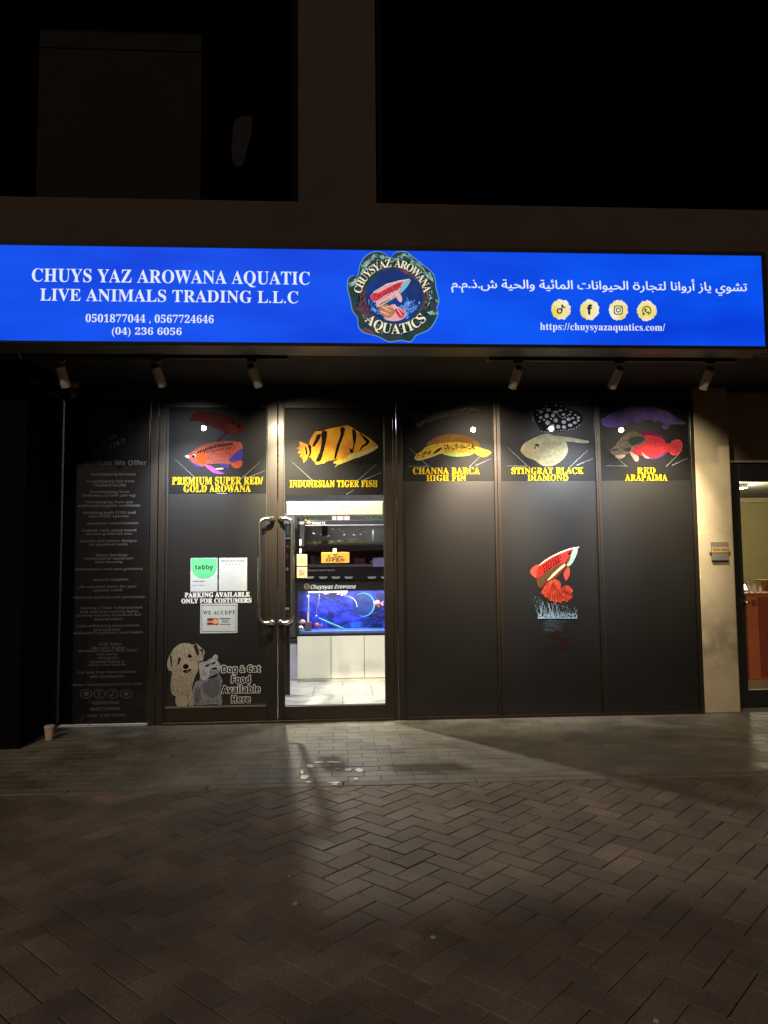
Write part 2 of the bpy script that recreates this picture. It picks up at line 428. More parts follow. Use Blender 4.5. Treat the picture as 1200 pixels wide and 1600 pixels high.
# herringbone laid at 45 degrees to the shopfront
BW = 0.1045; BL = 2*BW
hr = []
sx0, sx1, sy0, sy1 = -6.5, 7.5, -9.0, -1.825
N = 100
for i in range(-N, N):
    for j in range(-N, N):
        # herringbone tiling on a BW grid: horizontal brick where (i - j) % 4 == 0, vertical where (i - j) % 4 == 3 -> starts one below
        k = (i - j) % 4
        if k == 0: u, v, a = (i+1)*BW, (j+0.5)*BW, 0.0
        elif k == 3: u, v, a = (i+0.5)*BW, (j+1-0)*BW, math.pi/2
        else: continue
        x = (u-v)*math.sqrt(0.5) - 0.02; y = (u+v)*math.sqrt(0.5) - 4.5
        if sx0 < x < sx1 and sy0-0.1 < y < sy1+0.09: hr.append((x, y, BL, BW, a+math.pi/4))
paving = pavers('pavement', hr, M_herr, gap=0.0030, bevel=0.0016)
# trim the bricks at the edging line
bm = bmesh.new(); bm.from_mesh(paving.data)
bmesh.ops.bisect_plane(bm, geom=bm.verts[:]+bm.edges[:]+bm.faces[:], plane_co=(0, sy1, 0), plane_no=(0, 1, 0), clear_outer=True)
bm.to_mesh(paving.data); bm.free()
pr = []
PL, PW = 0.200, 0.108
for rI in range(16):
    y = -0.052 - rI*PW
    for cI in range(-34, 40):
        pr.append((cI*PL + (PL/2 if rI % 2 else 0) + 0.03, y, PL, PW, 0.0))
pavers('footpath', pr, M_path, gap=0.0012, bevel=0.003, dz=0.0009)
struct(boxm('ground_bed', -6.6, 7.6, -9.1, -1.74, -0.026, -0.0065, M_joint))
struct(boxm('footpath_bed', -6.6, 7.6, -1.739, 0.4, -0.026, -0.0035, mat('pale_joint_sand', (0.16, 0.145, 0.11), 0.95, (0.09, 0.08, 0.06), 30)))
bm = BM()
for k in range(-8, 10):
    box(bm, k*0.8+0.003, k*0.8+0.797, -1.815, -1.735, -0.03, 0.002+random.uniform(-0.001, 0.001), 0.004)
struct(obj('edging_kerb', bm, M_kerb))

# worn road-paint marks left on the footpath
pmk = thing('paint_mark', 'worn ring of white paint flakes on the footpath pavers before the lit door', 'paint mark', (*gnd(515, 1208), 0))
def gpatch(bm, cx, cy, rx, ry, z=0.0045):
    n = 11; vs = []
    x0, y0 = gnd(cx, cy)
    for i in range(n):
        f = random.uniform(0.6, 1.15); X, Y = gnd(cx + rx*f*math.cos(-2*math.pi*i/n), cy + ry*f*math.sin(-2*math.pi*i/n))
        vs.append(bm.verts.new((X, Y, z)))
    f = bm.faces.new(vs); f.normal_update()
    if f.normal.z < 0: f.normal_flip()
for a in ((499,1192,9,1.2),(521,1191.5,13,1.6),(484,1198,7,3),(472,1207,3,3),(476,1215,8,3.6),(482,1222.5,6,1.5),(524,1223.5,14,1.6),(545,1203,8,2.6),(560,1204,7,3.4),(527,1202,6,0.8),(556,1218,4,2),(523,1226.5,6,1)):
    pt = FB(); gpatch(pt, *a); flat('paint_flake', pt, M_paint, pmk)
# scraps of litter on the pavers
M_litter = mat('dusty_paper', (0.40, 0.38, 0.33), 0.8, (0.25, 0.23, 0.2), 90)
lit = [((461,1413), .012, 'pale round litter scrap on the bricks, nearest below the dark shadow edge'), ((677,1465), .011, 'small grey litter scrap in the herringbone bricks, lower middle'),
       ((669,1188), .012, 'white scrap of litter on the footpath pavers right of the worn paint ring'), ((745,1219), .010, 'pale scrap of litter lying on the edging kerb'), ((452,1370), .009, 'tiny pale scrap of litter on the bricks at the shadow edge'), ((1024,1596), .012, 'whitish litter scrap at the bottom edge of the paving'), ((545,1242), .008, 'tiny pale scrap of litter on the bricks just in front of the kerb')]
for (p, r, lb) in lit:
    X, Y = gnd(*p); bm = BM()
    pts = [(X+r*random.uniform(.6,1.2)*math.cos(k*.9), Y+r*random.uniform(.6,1.2)*math.sin(k*.9)) for k in range(7)]
    lo = [bm.verts.new((a, b, 0.001)) for a, b in pts]; hi = [bm.verts.new((X+(a-X)*.7, Y+(b-Y)*.7, 0.006+random.uniform(0,.003))) for a, b in pts]
    for k in range(7): bm.faces.new((lo[k], lo[(k+1)%7], hi[(k+1)%7], hi[k]))
    bm.faces.new(hi); bm.faces.new(lo[::-1])
    tag(obj('litter_scrap', bm, M_litter), lb, 'litter', 'scraps of litter on the pavers')

# ------------------------------------------------------------------ building
UY = -0.95                                       # the upper wall stands forward of the recessed shopfront
bld = thing('building', 'dark brown rendered building over the shop with two large black upper windows', 'building', (0, 0, 0))
wz0 = at(300, 312, UY)[1]; wz0r = at(800, 321, UY)[1]
wxl = at(466, 200, UY)[0]; wxr = at(587, 200, UY)[0]
bm = BM()
box(bm, -9, 9, UY, UY+0.25, 2.86, wz0)           # band above the sign
box(bm, wxl, wxr, UY, UY+0.25, wz0, 8)           # pier between the windows
box(bm, -9, -3.6, UY, UY+0.25, wz0, 8); box(bm, 4.6, 9, UY, UY+0.25, wz0, 8)
box(bm, -3.6, 4.6, UY, UY+0.25, 6.9, 8)
bmesh.ops.remove_doubles(bm, verts=bm.verts, dist=1e-5)
obj('upper_wall', bm, M_upper, bld)
boxm('soffit', -9, 9, UY+0.002, 0.6, 2.835, 2.858, M_soffit, bld)
M_wframe = mat('matt_black_frame', (0.004, 0.004, 0.004), 0.9, spec=0.05)
def window(x0, x1, z0, z1, y):
    bm = BM(); f = 0.05
    box(bm, x0, x1, y, y+0.06, z0, z0+f); box(bm, x0, x1, y, y+0.06, z1-f, z1)
    box(bm, x0, x0+f, y, y+0.06, z0+f, z1-f); box(bm, x1-f, x1, y, y+0.06, z0+f, z1-f)
    o = obj('window', bm, M_wframe, bld)
    boxm('pane', x0+f, x1-f, y+0.02, y+0.03, z0+f, z1-f, M_wglass, o)
window(-3.6, wxl, wz0, 6.9, UY+0.12); window(wxr, 4.6, wz0, 6.9, UY+0.12)
# dim room behind the upper windows
M_reflbrown = mat('dim_room_wall', (0.017, 0.010, 0.008), 0.9, None, 2)
M_dark = mat('unlit_room', (0.012, 0.011, 0.011), 0.9)
boxm('upper_floor', -8.9, 8.9, UY+0.255, 3.9, 2.87, 3.0, M_dark, bld)
boxm('upper_room_wall', -8.9, 8.9, 3.5, 3.6, 3.0, 8, M_dark, bld)
boxm('upper_ceiling', -8.9, 8.9, UY+0.255, 3.9, 8.01, 8.1, M_dark, bld)
X0, Z0 = at(56, 300, 0.3); X1, Z1 = at(315, 82, 0.3)
pa = thing('room_screen', 'dim brown folding screen with dark rails behind the left upper window', 'screen', (X0, 0.3, 3.0))  # panels added in place of the faint reflections on the pane
boxm('panel', X0, X1, 0.3, 0.33, 3.0, Z1, M_reflbrown, pa); boxm('panel', X0, X1, 0.3, 0.33, Z1+0.07, 6.8, M_reflbrown, pa)
boxm('rail', X0, X1, 0.29, 0.34, Z1+0.001, Z1+0.069, M_dark, pa)
cr = Crop(360, 180, 1, -0.55)
bm = BM(); pts = [(8,8),(28,2),(34,6),(33,30),(26,55),(20,78),(8,80),(2,60),(4,30)]
q = spline([cr.p(*p) for p in pts]); fr = [bm.verts.new((p[0], -0.56, p[1])) for p in q]; bk = [bm.verts.new((p[0], -0.53, p[1])) for p in q]
bm.faces.new(fr); bm.faces.new(bk[::-1])
for k in range(len(q)): bm.faces.new((fr[k], fr[(k+1)%len(q)], bk[(k+1)%len(q)], bk[k]))
tag(obj('hanging_cloth', bm, mat('grey_cloth', (0.035, 0.028, 0.028), 0.9), None), 'pale grey cloth hanging inside the left upper window near its right end', 'cloth')  # added shape that takes the place of a pale reflection in the pane

# right pilaster, left pier, walls around the shop
pl = boxm('pilaster', 3.093, 3.412, -0.012, 0.40, 0.0, 2.834, M_pil, bld, 0.012)
pr_ = boxm('pier', -4.6, -2.335, -0.70, 0.40, 0.0, 2.834, M_pier, bld)
boxm('pier_base', -4.61, -2.325, -0.712, -0.702, 0.0, 0.10, M_pier, bld)
# dirt on the pilaster
t = M_pil.node_tree; b = t.nodes['Principled BSDF']
src = b.inputs['Base Color'].links[0].from_socket
tc = t.nodes.new('ShaderNodeTexCoord'); sp = t.nodes.new('ShaderNodeSeparateXYZ'); t.links.new(tc.outputs['Object'], sp.inputs[0])
n = t.nodes.new('ShaderNodeTexNoise'); n.inputs['Scale'].default_value = 6; n.inputs['Detail'].default_value = 8; t.links.new(tc.outputs['Object'], n.inputs['Vector'])
d1 = t.nodes.new('ShaderNodeMath'); d1.operation = 'SUBTRACT'; t.links.new(sp.outputs['Z'], d1.inputs[0]); d1.inputs[1].default_value = 0.60
d2 = t.nodes.new('ShaderNodeMath'); d2.operation = 'ABSOLUTE'; t.links.new(d1.outputs[0], d2.inputs[0])
d3 = t.nodes.new('ShaderNodeMapRange'); t.links.new(d2.outputs[0], d3.inputs[0]); d3.inputs[1].default_value = 0.0; d3.inputs[2].default_value = 0.34; d3.inputs[3].default_value = 0.75; d3.inputs[4].default_value = 0.0
d4 = t.nodes.new('ShaderNodeMath'); d4.operation = 'MULTIPLY'; t.links.new(d3.outputs[0], d4.inputs[0])
nr = t.nodes.new('ShaderNodeMapRange'); t.links.new(n.outputs['Fac'], nr.inputs[0]); nr.inputs[1].default_value = 0.32; nr.inputs[2].default_value = 0.62
t.links.new(nr.outputs[0], d4.inputs[1])
mx = t.nodes.new('ShaderNodeMix'); mx.data_type = 'RGBA'; t.links.new(d4.outputs[0], mx.inputs[0]); t.links.new(src, mx.inputs[6]); mx.inputs[7].default_value = (0.13, 0.10, 0.075, 1)
t.links.new(mx.outputs[2], b.inputs['Base Color'])

# ------------------------------------------------------------------ shop sign
SY = -1.20; SX0, SX1, SZ0, SZ1 = -2.95, 3.062, 2.846, 3.517
sg = thing('shop_sign', 'long glowing blue lightbox sign with white lettering above the shopfront', 'sign', (0, -1.08, 2.84))
bm = BM(); box(bm, SX0-0.03, SX1+0.035, SY+0.012, UY-0.002, SZ0-0.02, SZ1+0.03, 0.004); obj('box', bm, M_signbox, sg)
bm = BM(); r = 0.022
box(bm, SX0-0.03, SX1+0.035, SY-0.004, SY+0.011, SZ1, SZ1+0.03); box(bm, SX0-0.03, SX1+0.035, SY-0.004, SY+0.011, SZ0-0.02, SZ0)
box(bm, SX0-0.03, SX0, SY-0.004, SY+0.011, SZ0, SZ1); box(bm, SX1, SX1+0.035, SY-0.004, SY+0.011, SZ0, SZ1)
obj('rim', bm, M_signrim, sg)
M_blue = emit('lit_blue_face', (0.002, 0.092, 0.90), 1.0, (0.001, 0.046, 0.70), 1.1, (0.7, 1, 2.2))
boxm('face', SX0, SX1, SY, SY+0.010, SZ0, SZ1, M_blue, sg)
M_wlit = emit('lit_white', S(228, 238, 255), 0.95)
for (nm, rows) in (('name_lettering', (('CHUYS YAZ AROWANA AQUATIC', 50, 484, 422, 447.6), ('LIVE ANIMALS TRADING L.L.C', 63, 466, 453, 472.4))), ('phone_lettering', (('0501877044 , 0567724646', 134, 334, 491.5, 506.3), ('(04) 236 6056', 175, 284, 511.8, 526.8))), ('web_lettering', (('https://chuysyazaquatics.com/', 844, 1039, 505.2, 519.6),))):
    bm = FB()
    for (tx, a, b_, c_, d_) in rows: pxtext(bm, serif(tx), a, b_, c_, d_, SY, 0.003, sp=1.03)
    flat(nm, bm, M_wlit, sg)
# Arabic, joined forms in visual order
AR = {'ا':'\ufe8d\ufe8e','أ':'\ufe83\ufe84','ب':'\ufe8f\ufe90\ufe91\ufe92','ة':'\ufe93\ufe94','ت':'\ufe95\ufe96\ufe97\ufe98','ج':'\ufe9d\ufe9e\ufe9f\ufea0','ح':'\ufea1\ufea2\ufea3\ufea4',
 'ذ':'\ufeab\ufeac','ر':'\ufead\ufeae','ز':'\ufeaf\ufeb0','ش':'\ufeb5\ufeb6\ufeb7\ufeb8','ل':'\ufedd\ufede\ufedf\ufee0','م':'\ufee1\ufee2\ufee3\ufee4','ن':'\ufee5\ufee6\ufee7\ufee8',
 'و':'\ufeed\ufeee','ي':'\ufef1\ufef2\ufef3\ufef4','ئ':'\ufe89\ufe8a\ufe8b\ufe8c','ى':'\ufeef\ufef0','ع':'\ufec9\ufeca\ufecb\ufecc'}
def shape_ar(s):
    o = ''
    for i, ch in enumerate(s):
        if ch not in AR: o += ch; continue
        f = AR[ch]
        prev = i > 0 and s[i-1] in AR and len(AR[s[i-1]]) == 4
        nxt = i+1 < len(s) and s[i+1] in AR and len(f) == 4
        o += f[3] if prev and nxt else f[1] if prev else f[2] if nxt else f[0]
    return o[::-1].replace('\ufe93', '\u00f6')   # the lone ring with two dots: its outline overlaps itself and will not fill
bm = FB()
pxtext(bm, shape_ar('تشوي ياز أروانا لتجارة الحيوانات المائية والحية ش.ذ.م.م'), 705, 1167, 434.5, 460.5, SY, 0.003, fat=0.013, sp=0.99)
flat('arabic_lettering', bm, M_wlit, sg)
# social icons
M_icy = emit('lit_yellow', S(245, 222, 95), 0.9, S(255, 250, 225), 9)
M_icd = emit('lit_dark_green', S(30, 55, 60), 0.8)
ic = Crop(820, 420, 3.3333, SY)
for k, (cx, cy) in enumerate(((187, 213), (337, 214), (486, 216), (634, 219))):
    e = bpy.data.objects.new('icon', None); C.objects.link(e); e.parent = sg
    bm = FB(); pts = []
    for i in range(40):
        a = 2*math.pi*i/40; rr = 51*(1+random.uniform(-0.09, 0.06)); pts.append(ic.p(cx+rr*math.cos(a), cy+rr*math.sin(a)*1.05))
    flatface(bm, pts, SY-0.003); flat('icon_disc', bm, M_icy, e)
    bm = FB()
    def ring(cx, cy, r0, r1, a0=0, a1=360, n=28, sq=0.0):
        vo = []
        for i in range(n+1):
            a = math.radians(a0+(a1-a0)*i/n); c_, s_ = math.cos(a), math.sin(a)
            f = 1.0/((abs(c_)**4+abs(s_)**4)**0.25)**sq if sq else 1.0
            vo.append((ic.p(cx+r0*f*c_, cy+r0*f*s_), ic.p(cx+r1*f*c_, cy+r1*f*s_)))
        for (a, b), (c, d) in zip(vo, vo[1:]): flatface(bm, [a, b, d, c], SY-0.0045)
    if k == 0:
        ring(cx-7, cy+8, 8, 15, 0, 360)
        flatface(bm, [ic.p(cx+2, cy-26), ic.p(cx+9, cy-26), ic.p(cx+9, cy+10), ic.p(cx+2, cy+10)], SY-0.0052)
        flatface(bm, [ic.p(cx+9, cy-26), ic.p(cx+14, cy-16), ic.p(cx+23, cy-12), ic.p(cx+23, cy-5), ic.p(cx+14, cy-8), ic.p(cx+9, cy-14)], SY-0.0056)
    elif k == 1:
        x0, z1 = ic.p(cx-15, cy-28); x1, z0 = ic.p(cx+15, cy+26)
        addtext(bm, sans('f'), x0, x1, z0, z1, SY-0.0045, off=0.03)
    elif k == 2:
        ring(cx, cy, 19, 24, sq=1.0); ring(cx, cy, 8, 13); ic.ell(bm, cx+13, cy-13, 3, 3, 0.0045, 8)
    else:
        ring(cx, cy, 19, 24, 115, 440); ic.poly(bm, [(cx-24, cy+24), (cx-20, cy+10), (cx-9, cy+20)], 0.0048, False)
        ic.poly(bm, [(cx-12, cy-8), (cx-6, cy-12), (cx-2, cy-4), (cx-4, cy+1), (cx+3, cy+7), (cx+8, cy+4), (cx+13, cy+9), (cx+8, cy+14), (cx-3, cy+10), (cx-11, cy+1)], 0.0045)
    flat('icon_mark', bm, M_icd, e)
# round emblem
lg = bpy.data.objects.new('emblem', None); C.objects.link(lg); lg.parent = sg
L = Crop(500, 370, 5.4545, SY)
M_rock = emit('lit_rock', S(22, 62, 62), 0.9, S(58, 66, 74), 14)
M_rockhi = emit('lit_rock_light', S(165, 205, 195), 0.9, S(70, 110, 105), 25)
M_rockbr = emit('lit_rock_brown', S(120, 70, 85), 0.9, S(70, 50, 70), 25)
M_rim = emit('lit_pale_rim', S(110, 165, 205), 0.9)
M_water = emit('lit_deep_water', S(14, 62, 150), 0.9, S(26, 44, 96), 6)
M_foam = emit('lit_foam', S(120, 180, 240), 0.9, S(45, 100, 200), 30)
M_red = emit('lit_red', S(225, 70, 80), 0.9, S(185, 45, 60), 30)
M_pink = emit('lit_pink', S(235, 160, 180), 0.9, S(240, 190, 190), 30)
M_orang = emit('lit_orange', S(205, 140, 95), 0.9, S(170, 100, 70), 30)
M_olive = emit('lit_olive', S(90, 105, 80), 0.9, S(60, 80, 70), 30)
M_jaw = emit('lit_pale_jaw', S(130, 190, 205), 0.9)
M_cream = emit('lit_cream', S(245, 238, 205), 0.95)
M_inkd = emit('lit_shadow_ink', S(20, 30, 40), 0.8)
rock = [(238,410),(246,360),(285,332),(325,335),(345,240),(395,165),(480,130),(550,148),(600,188),(640,140),(725,132),(795,180),(870,238),(945,300),(975,355),(985,440),(1010,545),(990,610),(1002,660),(945,770),(880,812),(815,840),(770,892),(690,880),(590,892),(500,850),(440,832),(370,812),(330,762),(322,690),(280,630),(262,540),(243,470)]
bm = FB(); cxr, cyr = 625, 510
L.poly(bm, [(cxr+(x-cxr)*1.018, cyr+(y-cyr)*1.018) for x, y in rock], 0.003); flat('emblem_edge', bm, M_rim, lg)
bm = FB(); L.poly(bm, rock, 0.0042); flat('rock', bm, M_rock, lg)
bm = FB()
for (xa, ya, xb, yb, n_) in ((350,240,470,140,26), (470,140,590,180,20), (620,180,730,140,18), (730,145,860,240,22), (860,250,975,360,22), (240,400,330,340,14), (930,490,1000,530,8), (900,620,995,640,9), (340,300,420,200,10)):
    for _ in range(n_):
        u_ = random.random(); L.ell(bm, xa+(xb-xa)*u_+random.uniform(-12, 16), ya+(yb-ya)*u_+random.uniform(6, 34), random.uniform(10, 30), random.uniform(3, 9), 0.0050+random.uniform(0, .0003), 8, 0.35, math.atan2(yb-ya, xb-xa)+random.uniform(-.5, .5))
for _ in range(60):
    a = random.uniform(0, 2*math.pi); rr = random.uniform(275, 338)
    L.ell(bm, 625+rr*math.cos(a), 505+rr*math.sin(a), random.uniform(6, 16), random.uniform(2, 4), 0.0052, 7, 0.3, a+1.5)
flat('rock_highlight', bm, M_rockhi, lg)
bm = FB()
for a in ([(330,590),(390,560),(420,660),(380,690),(320,640)], [(345,460),(380,450),(400,540),(350,560)], [(345,780),(400,780),(480,840),(380,815)], [(700,270),(800,330),(880,420),(915,540),(850,640),(830,660),(890,540),(850,420),(780,340),(690,300)]):
    L.poly(bm, a, 0.0048)
for _ in range(26):
    a = random.uniform(0.7*math.pi, 1.1*math.pi); rr = random.uniform(235, 320)
    L.ell(bm, 640+rr*math.cos(a), 520+rr*math.sin(a), random.uniform(6, 16), random.uniform(3, 7), 0.0053, 7, 0.3, a)
flat('rock_shade', bm, M_rockbr, lg)
bm = FB()
for _ in range(110):
    a = random.uniform(0, 2*math.pi); rr = random.uniform(262, 335)
    L.ell(bm, 625+rr*math.cos(a), 508+rr*math.sin(a), random.uniform(6, 26), random.uniform(3, 8), 0.0055, 7, 0.35, a+1.57+random.uniform(-.6, .6))
flat('rock_crack', bm, emit('lit_rock_dark', S(12, 34, 38), 0.85), lg)
bm = FB(); L.poly(bm, [(390,520),(400,440),(470,350),(520,300),(600,282),(680,290),(760,340),(840,390),(870,470),(868,560),(830,640),(760,705),(640,735),(520,710),(440,650),(400,590)], 0.0058); flat('water', bm, M_water, lg)
bm = FB()
for _ in range(170):
    a = random.uniform(0.08*math.pi, 0.95*math.pi); rr = random.uniform(110, 226)
    L.ell(bm, 635+rr*math.cos(a), 505+rr*math.sin(a)*0.95, random.uniform(8, 26), random.uniform(3, 8), 0.0064, 8, 0.35, a+random.uniform(.8, 2.2))
flat('foam', bm, M_foam, lg)
bm = FB()
for k in range(26):
    x = 690+k*6.5; L.line(bm, (x, 340+abs(k-10)*5), (x+random.uniform(-6, 6), 560-abs(k-12)*4), random.uniform(1, 2.5), 1, 0.0061+k*.00001)
flat('waterfall', bm, emit('lit_waterfall', S(40, 70, 125), 0.85, S(22, 44, 95), 20), lg)
bm = FB(); L.poly(bm, [(430,510),(455,478),(480,470),(560,415),(650,385),(765,366),(752,410),(700,470),(620,540),(560,580),(490,610),(475,555),(440,540)], 0.0072); flat('fish_body', bm, M_pink, lg)
bm = FB(); L.poly(bm, [(432,512),(460,480),(500,480),(600,425),(690,388),(705,400),(660,455),(600,480),(540,510),(480,550),(440,538)], 0.0078)
flat('fish_back', bm, M_red, lg)
bm = FB(); L.poly(bm, [(700,400),(765,366),(755,410),(700,475),(660,490),(690,440)], 0.0082); L.poly(bm, [(760,367),(690,378),(600,405),(540,440),(610,395)], 0.0084); flat('fish_jaw', bm, M_jaw, lg)
bm = FB(); L.poly(bm, [(490,612),(520,570),(600,530),(690,470),(640,530),(560,580)], 0.0083); flat('fish_belly', bm, M_olive, lg)
bm = FB(); L.poly(bm, [(500,620),(540,580),(600,590),(640,640),(620,680),(560,690),(520,660)], 0.0087); flat('fish_fin', bm, M_orang, lg)
bm = FB(); L.poly(bm, [(540,690),(600,690),(640,640),(600,590),(640,580),(660,610),(720,620),(725,680),(680,715),(600,720)], 0.0092); L.poly(bm, [(630,460),(690,500),(695,560),(660,540)], 0.0092)
flat('fish_tail', bm, M_pink, lg)
bm = FB(); L.poly(bm, [(640,615),(700,615),(722,660),(690,700),(650,660)], 0.0096); flat('tail_red', bm, M_red, lg)
bm = FB()
for r_ in range(3):
    for k in range(9):
        L.ell(bm, 490+k*22+r_*10, 520-k*13+r_*15-8, 3.2, 7, 0.0100, 6, 0.2, 0.5)
flat('fish_scales', bm, M_inkd, lg)
bm = FB()
for a_, b_ in (((455,478),(560,412)), ((560,412),(660,383)), ((660,383),(762,365)), ((500,598),(600,540)), ((600,540),(690,480)), ((640,595),(700,680)), ((660,600),(715,650)), ((530,600),(600,640)), ((520,640),(590,670)), ((560,600),(600,600))): L.line(bm, a_, b_, 4.0, 2.0, 0.0101)
flat('fish_outline', bm, emit('lit_fish_line', S(250, 225, 215), 0.9), lg)
bm = FB()
arctext(bm, 'CHUYSYAZ AROWANA', L, 618, 530, 270, -80, 79, 68, 0.0062, off=0.0, wide=0.86)
arctext(bm, 'AQUATICS', L, 640, 470, 360, 227, 131, 84, 0.0104, flip=True, off=0.0, wide=0.95)
flat('emblem_lettering', bm, M_cream, lg)
bm = FB()
for q_ in range(4): arctext(bm, 'CHUYSYAZ AROWANA', L, 618+(5,-4,5,0)[q_], 530+(5,3,-3,6)[q_], 270, -80, 79, 68, 0.0060+q_*.00003, off=0.0, wide=0.86)
for q_ in range(4): arctext(bm, 'AQUATICS', L, 640+(5,-4,5,0)[q_], 470+(5,3,-3,6)[q_], 360, 227, 131, 84, 0.0101+q_*.00003, flip=True, off=0.0, wide=0.95)
flat('emblem_lettering_shadow', bm, M_inkd, lg)

# ------------------------------------------------------------------ shopfront frame and black panes
sf = thing('shopfront_frame', 'dark bronze aluminium shopfront frame with three black film panes', 'shopfront', (0.4, 0.03, 0))
ZT = 2.70
def fr(name, x0, x1, z0, z1, y0=-0.022, y1=0.06, mt=M_bronze, p=sf, bev=0.003): return boxm(name, x0, x1, y0, y1, z0, z1, mt, p, bev)
boxm('header', -2.334, 3.092, 0.012, 0.07, ZT, 2.834, M_bronze_dk, sf)
fr('mullion', -1.600, -1.540, 0.0, ZT-0.001); fr('mullion', -1.534, -1.478, 0.0, ZT-0.001, -0.014)
fr('mullion', 0.440, 0.466, 0.0, ZT-0.001, -0.016); fr('mullion', 0.470, 0.520, 0.0, ZT-0.001)
fr('mullion', 1.312, 1.337, 0.028, ZT-0.001); fr('mullion', 1.340, 1.374, 0.028, ZT-0.001, -0.018)
fr('mullion', 2.206, 2.222, 0.028, ZT-0.001); fr('mullion', 2.225, 2.252, 0.028, ZT-0.001, -0.018)
fr('mullion', 3.055, 3.091, 0.0, ZT-0.001)
fr('sill', 0.521, 3.054, 0.0, 0.026, -0.024); fr('threshold', -1.477, 0.439, 0.0, 0.022, -0.03)
for a, b in ((0.521, 1.311), (1.375, 2.205), (2.253, 3.054)):
    boxm('pane', a, b, 0.0, 0.012, 0.027, ZT-0.001, M_film, sf)

# services board on the left
M_srv = mat('services_film', (0.0025, 0.0025, 0.003), 0.5, None, 4, coat=0.4, coatr=0.02, spec=0.2)
M_trim = mat('dark_edge_metal', (0.06, 0.06, 0.06), 0.25, metal=0.8)
sv = thing('services_board', 'tall black board of faint white services text left of the black door', 'notice board', (-1.96, 0, 0))
boxm('board', -2.320, -1.610, 0.0, 0.02, 0.02, 2.699, M_srv, sv)
boxm('edge_trim', -2.318, -2.308, -0.008, -0.0005, 0.02, 2.699, M_trim, sv, 0.002); boxm('edge_trim', -1.622, -1.612, -0.008, -0.0005, 0.02, 2.699, M_trim, sv, 0.002)
M_srt = mat('white_vinyl_text', (0.085, 0.085, 0.087), 0.6, None, 9)
M_srl = mat('dim_print', (0.045, 0.045, 0.05), 0.6, None, 9)
lines = [('Services We Offer', 723, 129, 229, 10.5), ('Transhipping Services', 741.5, 141, 212, 7), ('-Transhipping fish from', 752.5, 134, 210, 7), ('Thailand to UAE', 758, 146, 197, 6.5),
 ('-Transhipping from', 769, 139, 202, 7), ('Indonesia to UAE (per kg)', 774.5, 129, 212, 7), ('-Transhipping from any', 785, 132, 208, 7), ('authorized supplier worldwide', 790.5, 122, 219, 7),
 ('-Handling both CITES and', 801.5, 128, 212, 7), ('non-CITES species', 807, 139, 201, 7), ('Aquarium Customization', 818, 136, 216, 6.8), ('-Custom tank setup based', 829, 127, 213, 7), ('on your preferred size', 834.5, 134, 206, 7),
 ('-Quality and sticker designs', 845.5, 124, 214, 7), ('for aquarium tanks', 851, 139, 200, 7), ('Home Services', 867, 150, 199, 6.5), ('-Professional aquarium', 873, 131, 208, 7), ('tank cleaning', 878.5, 148, 191, 7),
 ('-Maintenance and care guidance', 889.5, 116, 223, 7), ('Aquatic Supplies', 906, 146, 201, 7), ('-All essential items for your', 917, 122, 214, 7), ('aquatic needs', 922.5, 146, 192, 7), ('-Filtration systems and accessories', 933.5, 112, 227, 7),
 ('Tanning & Color Enhancement', 950, 124, 223, 7), ('-Safe and best tanning lights', 956, 123, 216, 7), ('to bring out your Arowana’s full', 961.5, 119, 220, 7), ('natural colors', 967, 147, 192, 6.5), ('-Color-enhancing supplements', 978, 117, 218, 7), ('and vitamins', 983.5, 146, 188, 6.5),
 ('-Maintain brightness and health', 989, 113, 223, 7), ('Fish Sales', 1006, 155, 190, 6.5), ('-Monster Fishes', 1012, 142, 196, 6.5), ('-Arowana (Super Red, Gold,', 1017, 121, 215, 7), ('and more)', 1022.5, 151, 184, 6.5), ('-Stingrays', 1028, 151, 185, 6.5),
 ('-Channa Barca &', 1033.5, 139, 194, 6.5), ('other rare species', 1039, 139, 197, 6.5), ('Cat and Dog Food available', 1050.5, 122, 213, 7), ('with Accessories', 1056.5, 140, 194, 6.5), ('https://chuysyazaquatics.com/', 1069.5, 112, 223, 7), ('0501877044', 1098, 145, 186, 6.5), ('0567724646', 1107.5, 141, 188, 6.5), ('(04) 236 6056', 1118, 136, 196, 6.5)]
bm = FB()
for (tx, yc, x0, x1, h) in lines:
    d = h*0.62
    pxtext(bm, sans(tx), x0, x1, yc-d*0.62, yc+d*0.62, 0.0, 0.003)
flat('lettering', bm, M_srt, sv)
bm = FB(); LS = Crop(90, 600, 7.5, 0.0)
arctext(bm, 'CHUYSYAZ AROWANA', LS, 618, 560, 225, -78, 78, 60, 0.003, off=0.0)
arctext(bm, 'AQUATICS', LS, 618, 520, 228, 232, 128, 62, 0.003, flip=True)
LS.poly(bm, [(465,540),(510,490),(600,450),(740,430),(700,490),(620,520),(540,530)], 0.003); LS.poly(bm, [(510,620),(560,580),(610,600),(650,570),(700,610),(640,650),(560,650)], 0.003)
LS.line(bm, (200,945), (255,905), 6, 6, 0.003); LS.line(bm, (205,905), (255,950), 6, 6, 0.0036)
flat('emblem', bm, M_srl, sv)
bm = FB()
SI = Crop(90, 980, 7.5, 0.0)
for cx in (335, 492, 645, 805):
    for i in range(24):
        a0, a1 = 2*math.pi*i/24, 2*math.pi*(i+1)/24
        flatface(bm, [SI.p(cx+60*math.cos(a0), 780+45*math.sin(a0)), SI.p(cx+72*math.cos(a0), 780+56*math.sin(a0)), SI.p(cx+72*math.cos(a1), 780+56*math.sin(a1)), SI.p(cx+60*math.cos(a1), 780+45*math.sin(a1))], -0.003)
x0, z1 = SI.p(472, 745); x1, z0 = SI.p(512, 815); addtext(bm, sans('f'), x0, x1, z0, z1, -0.003)
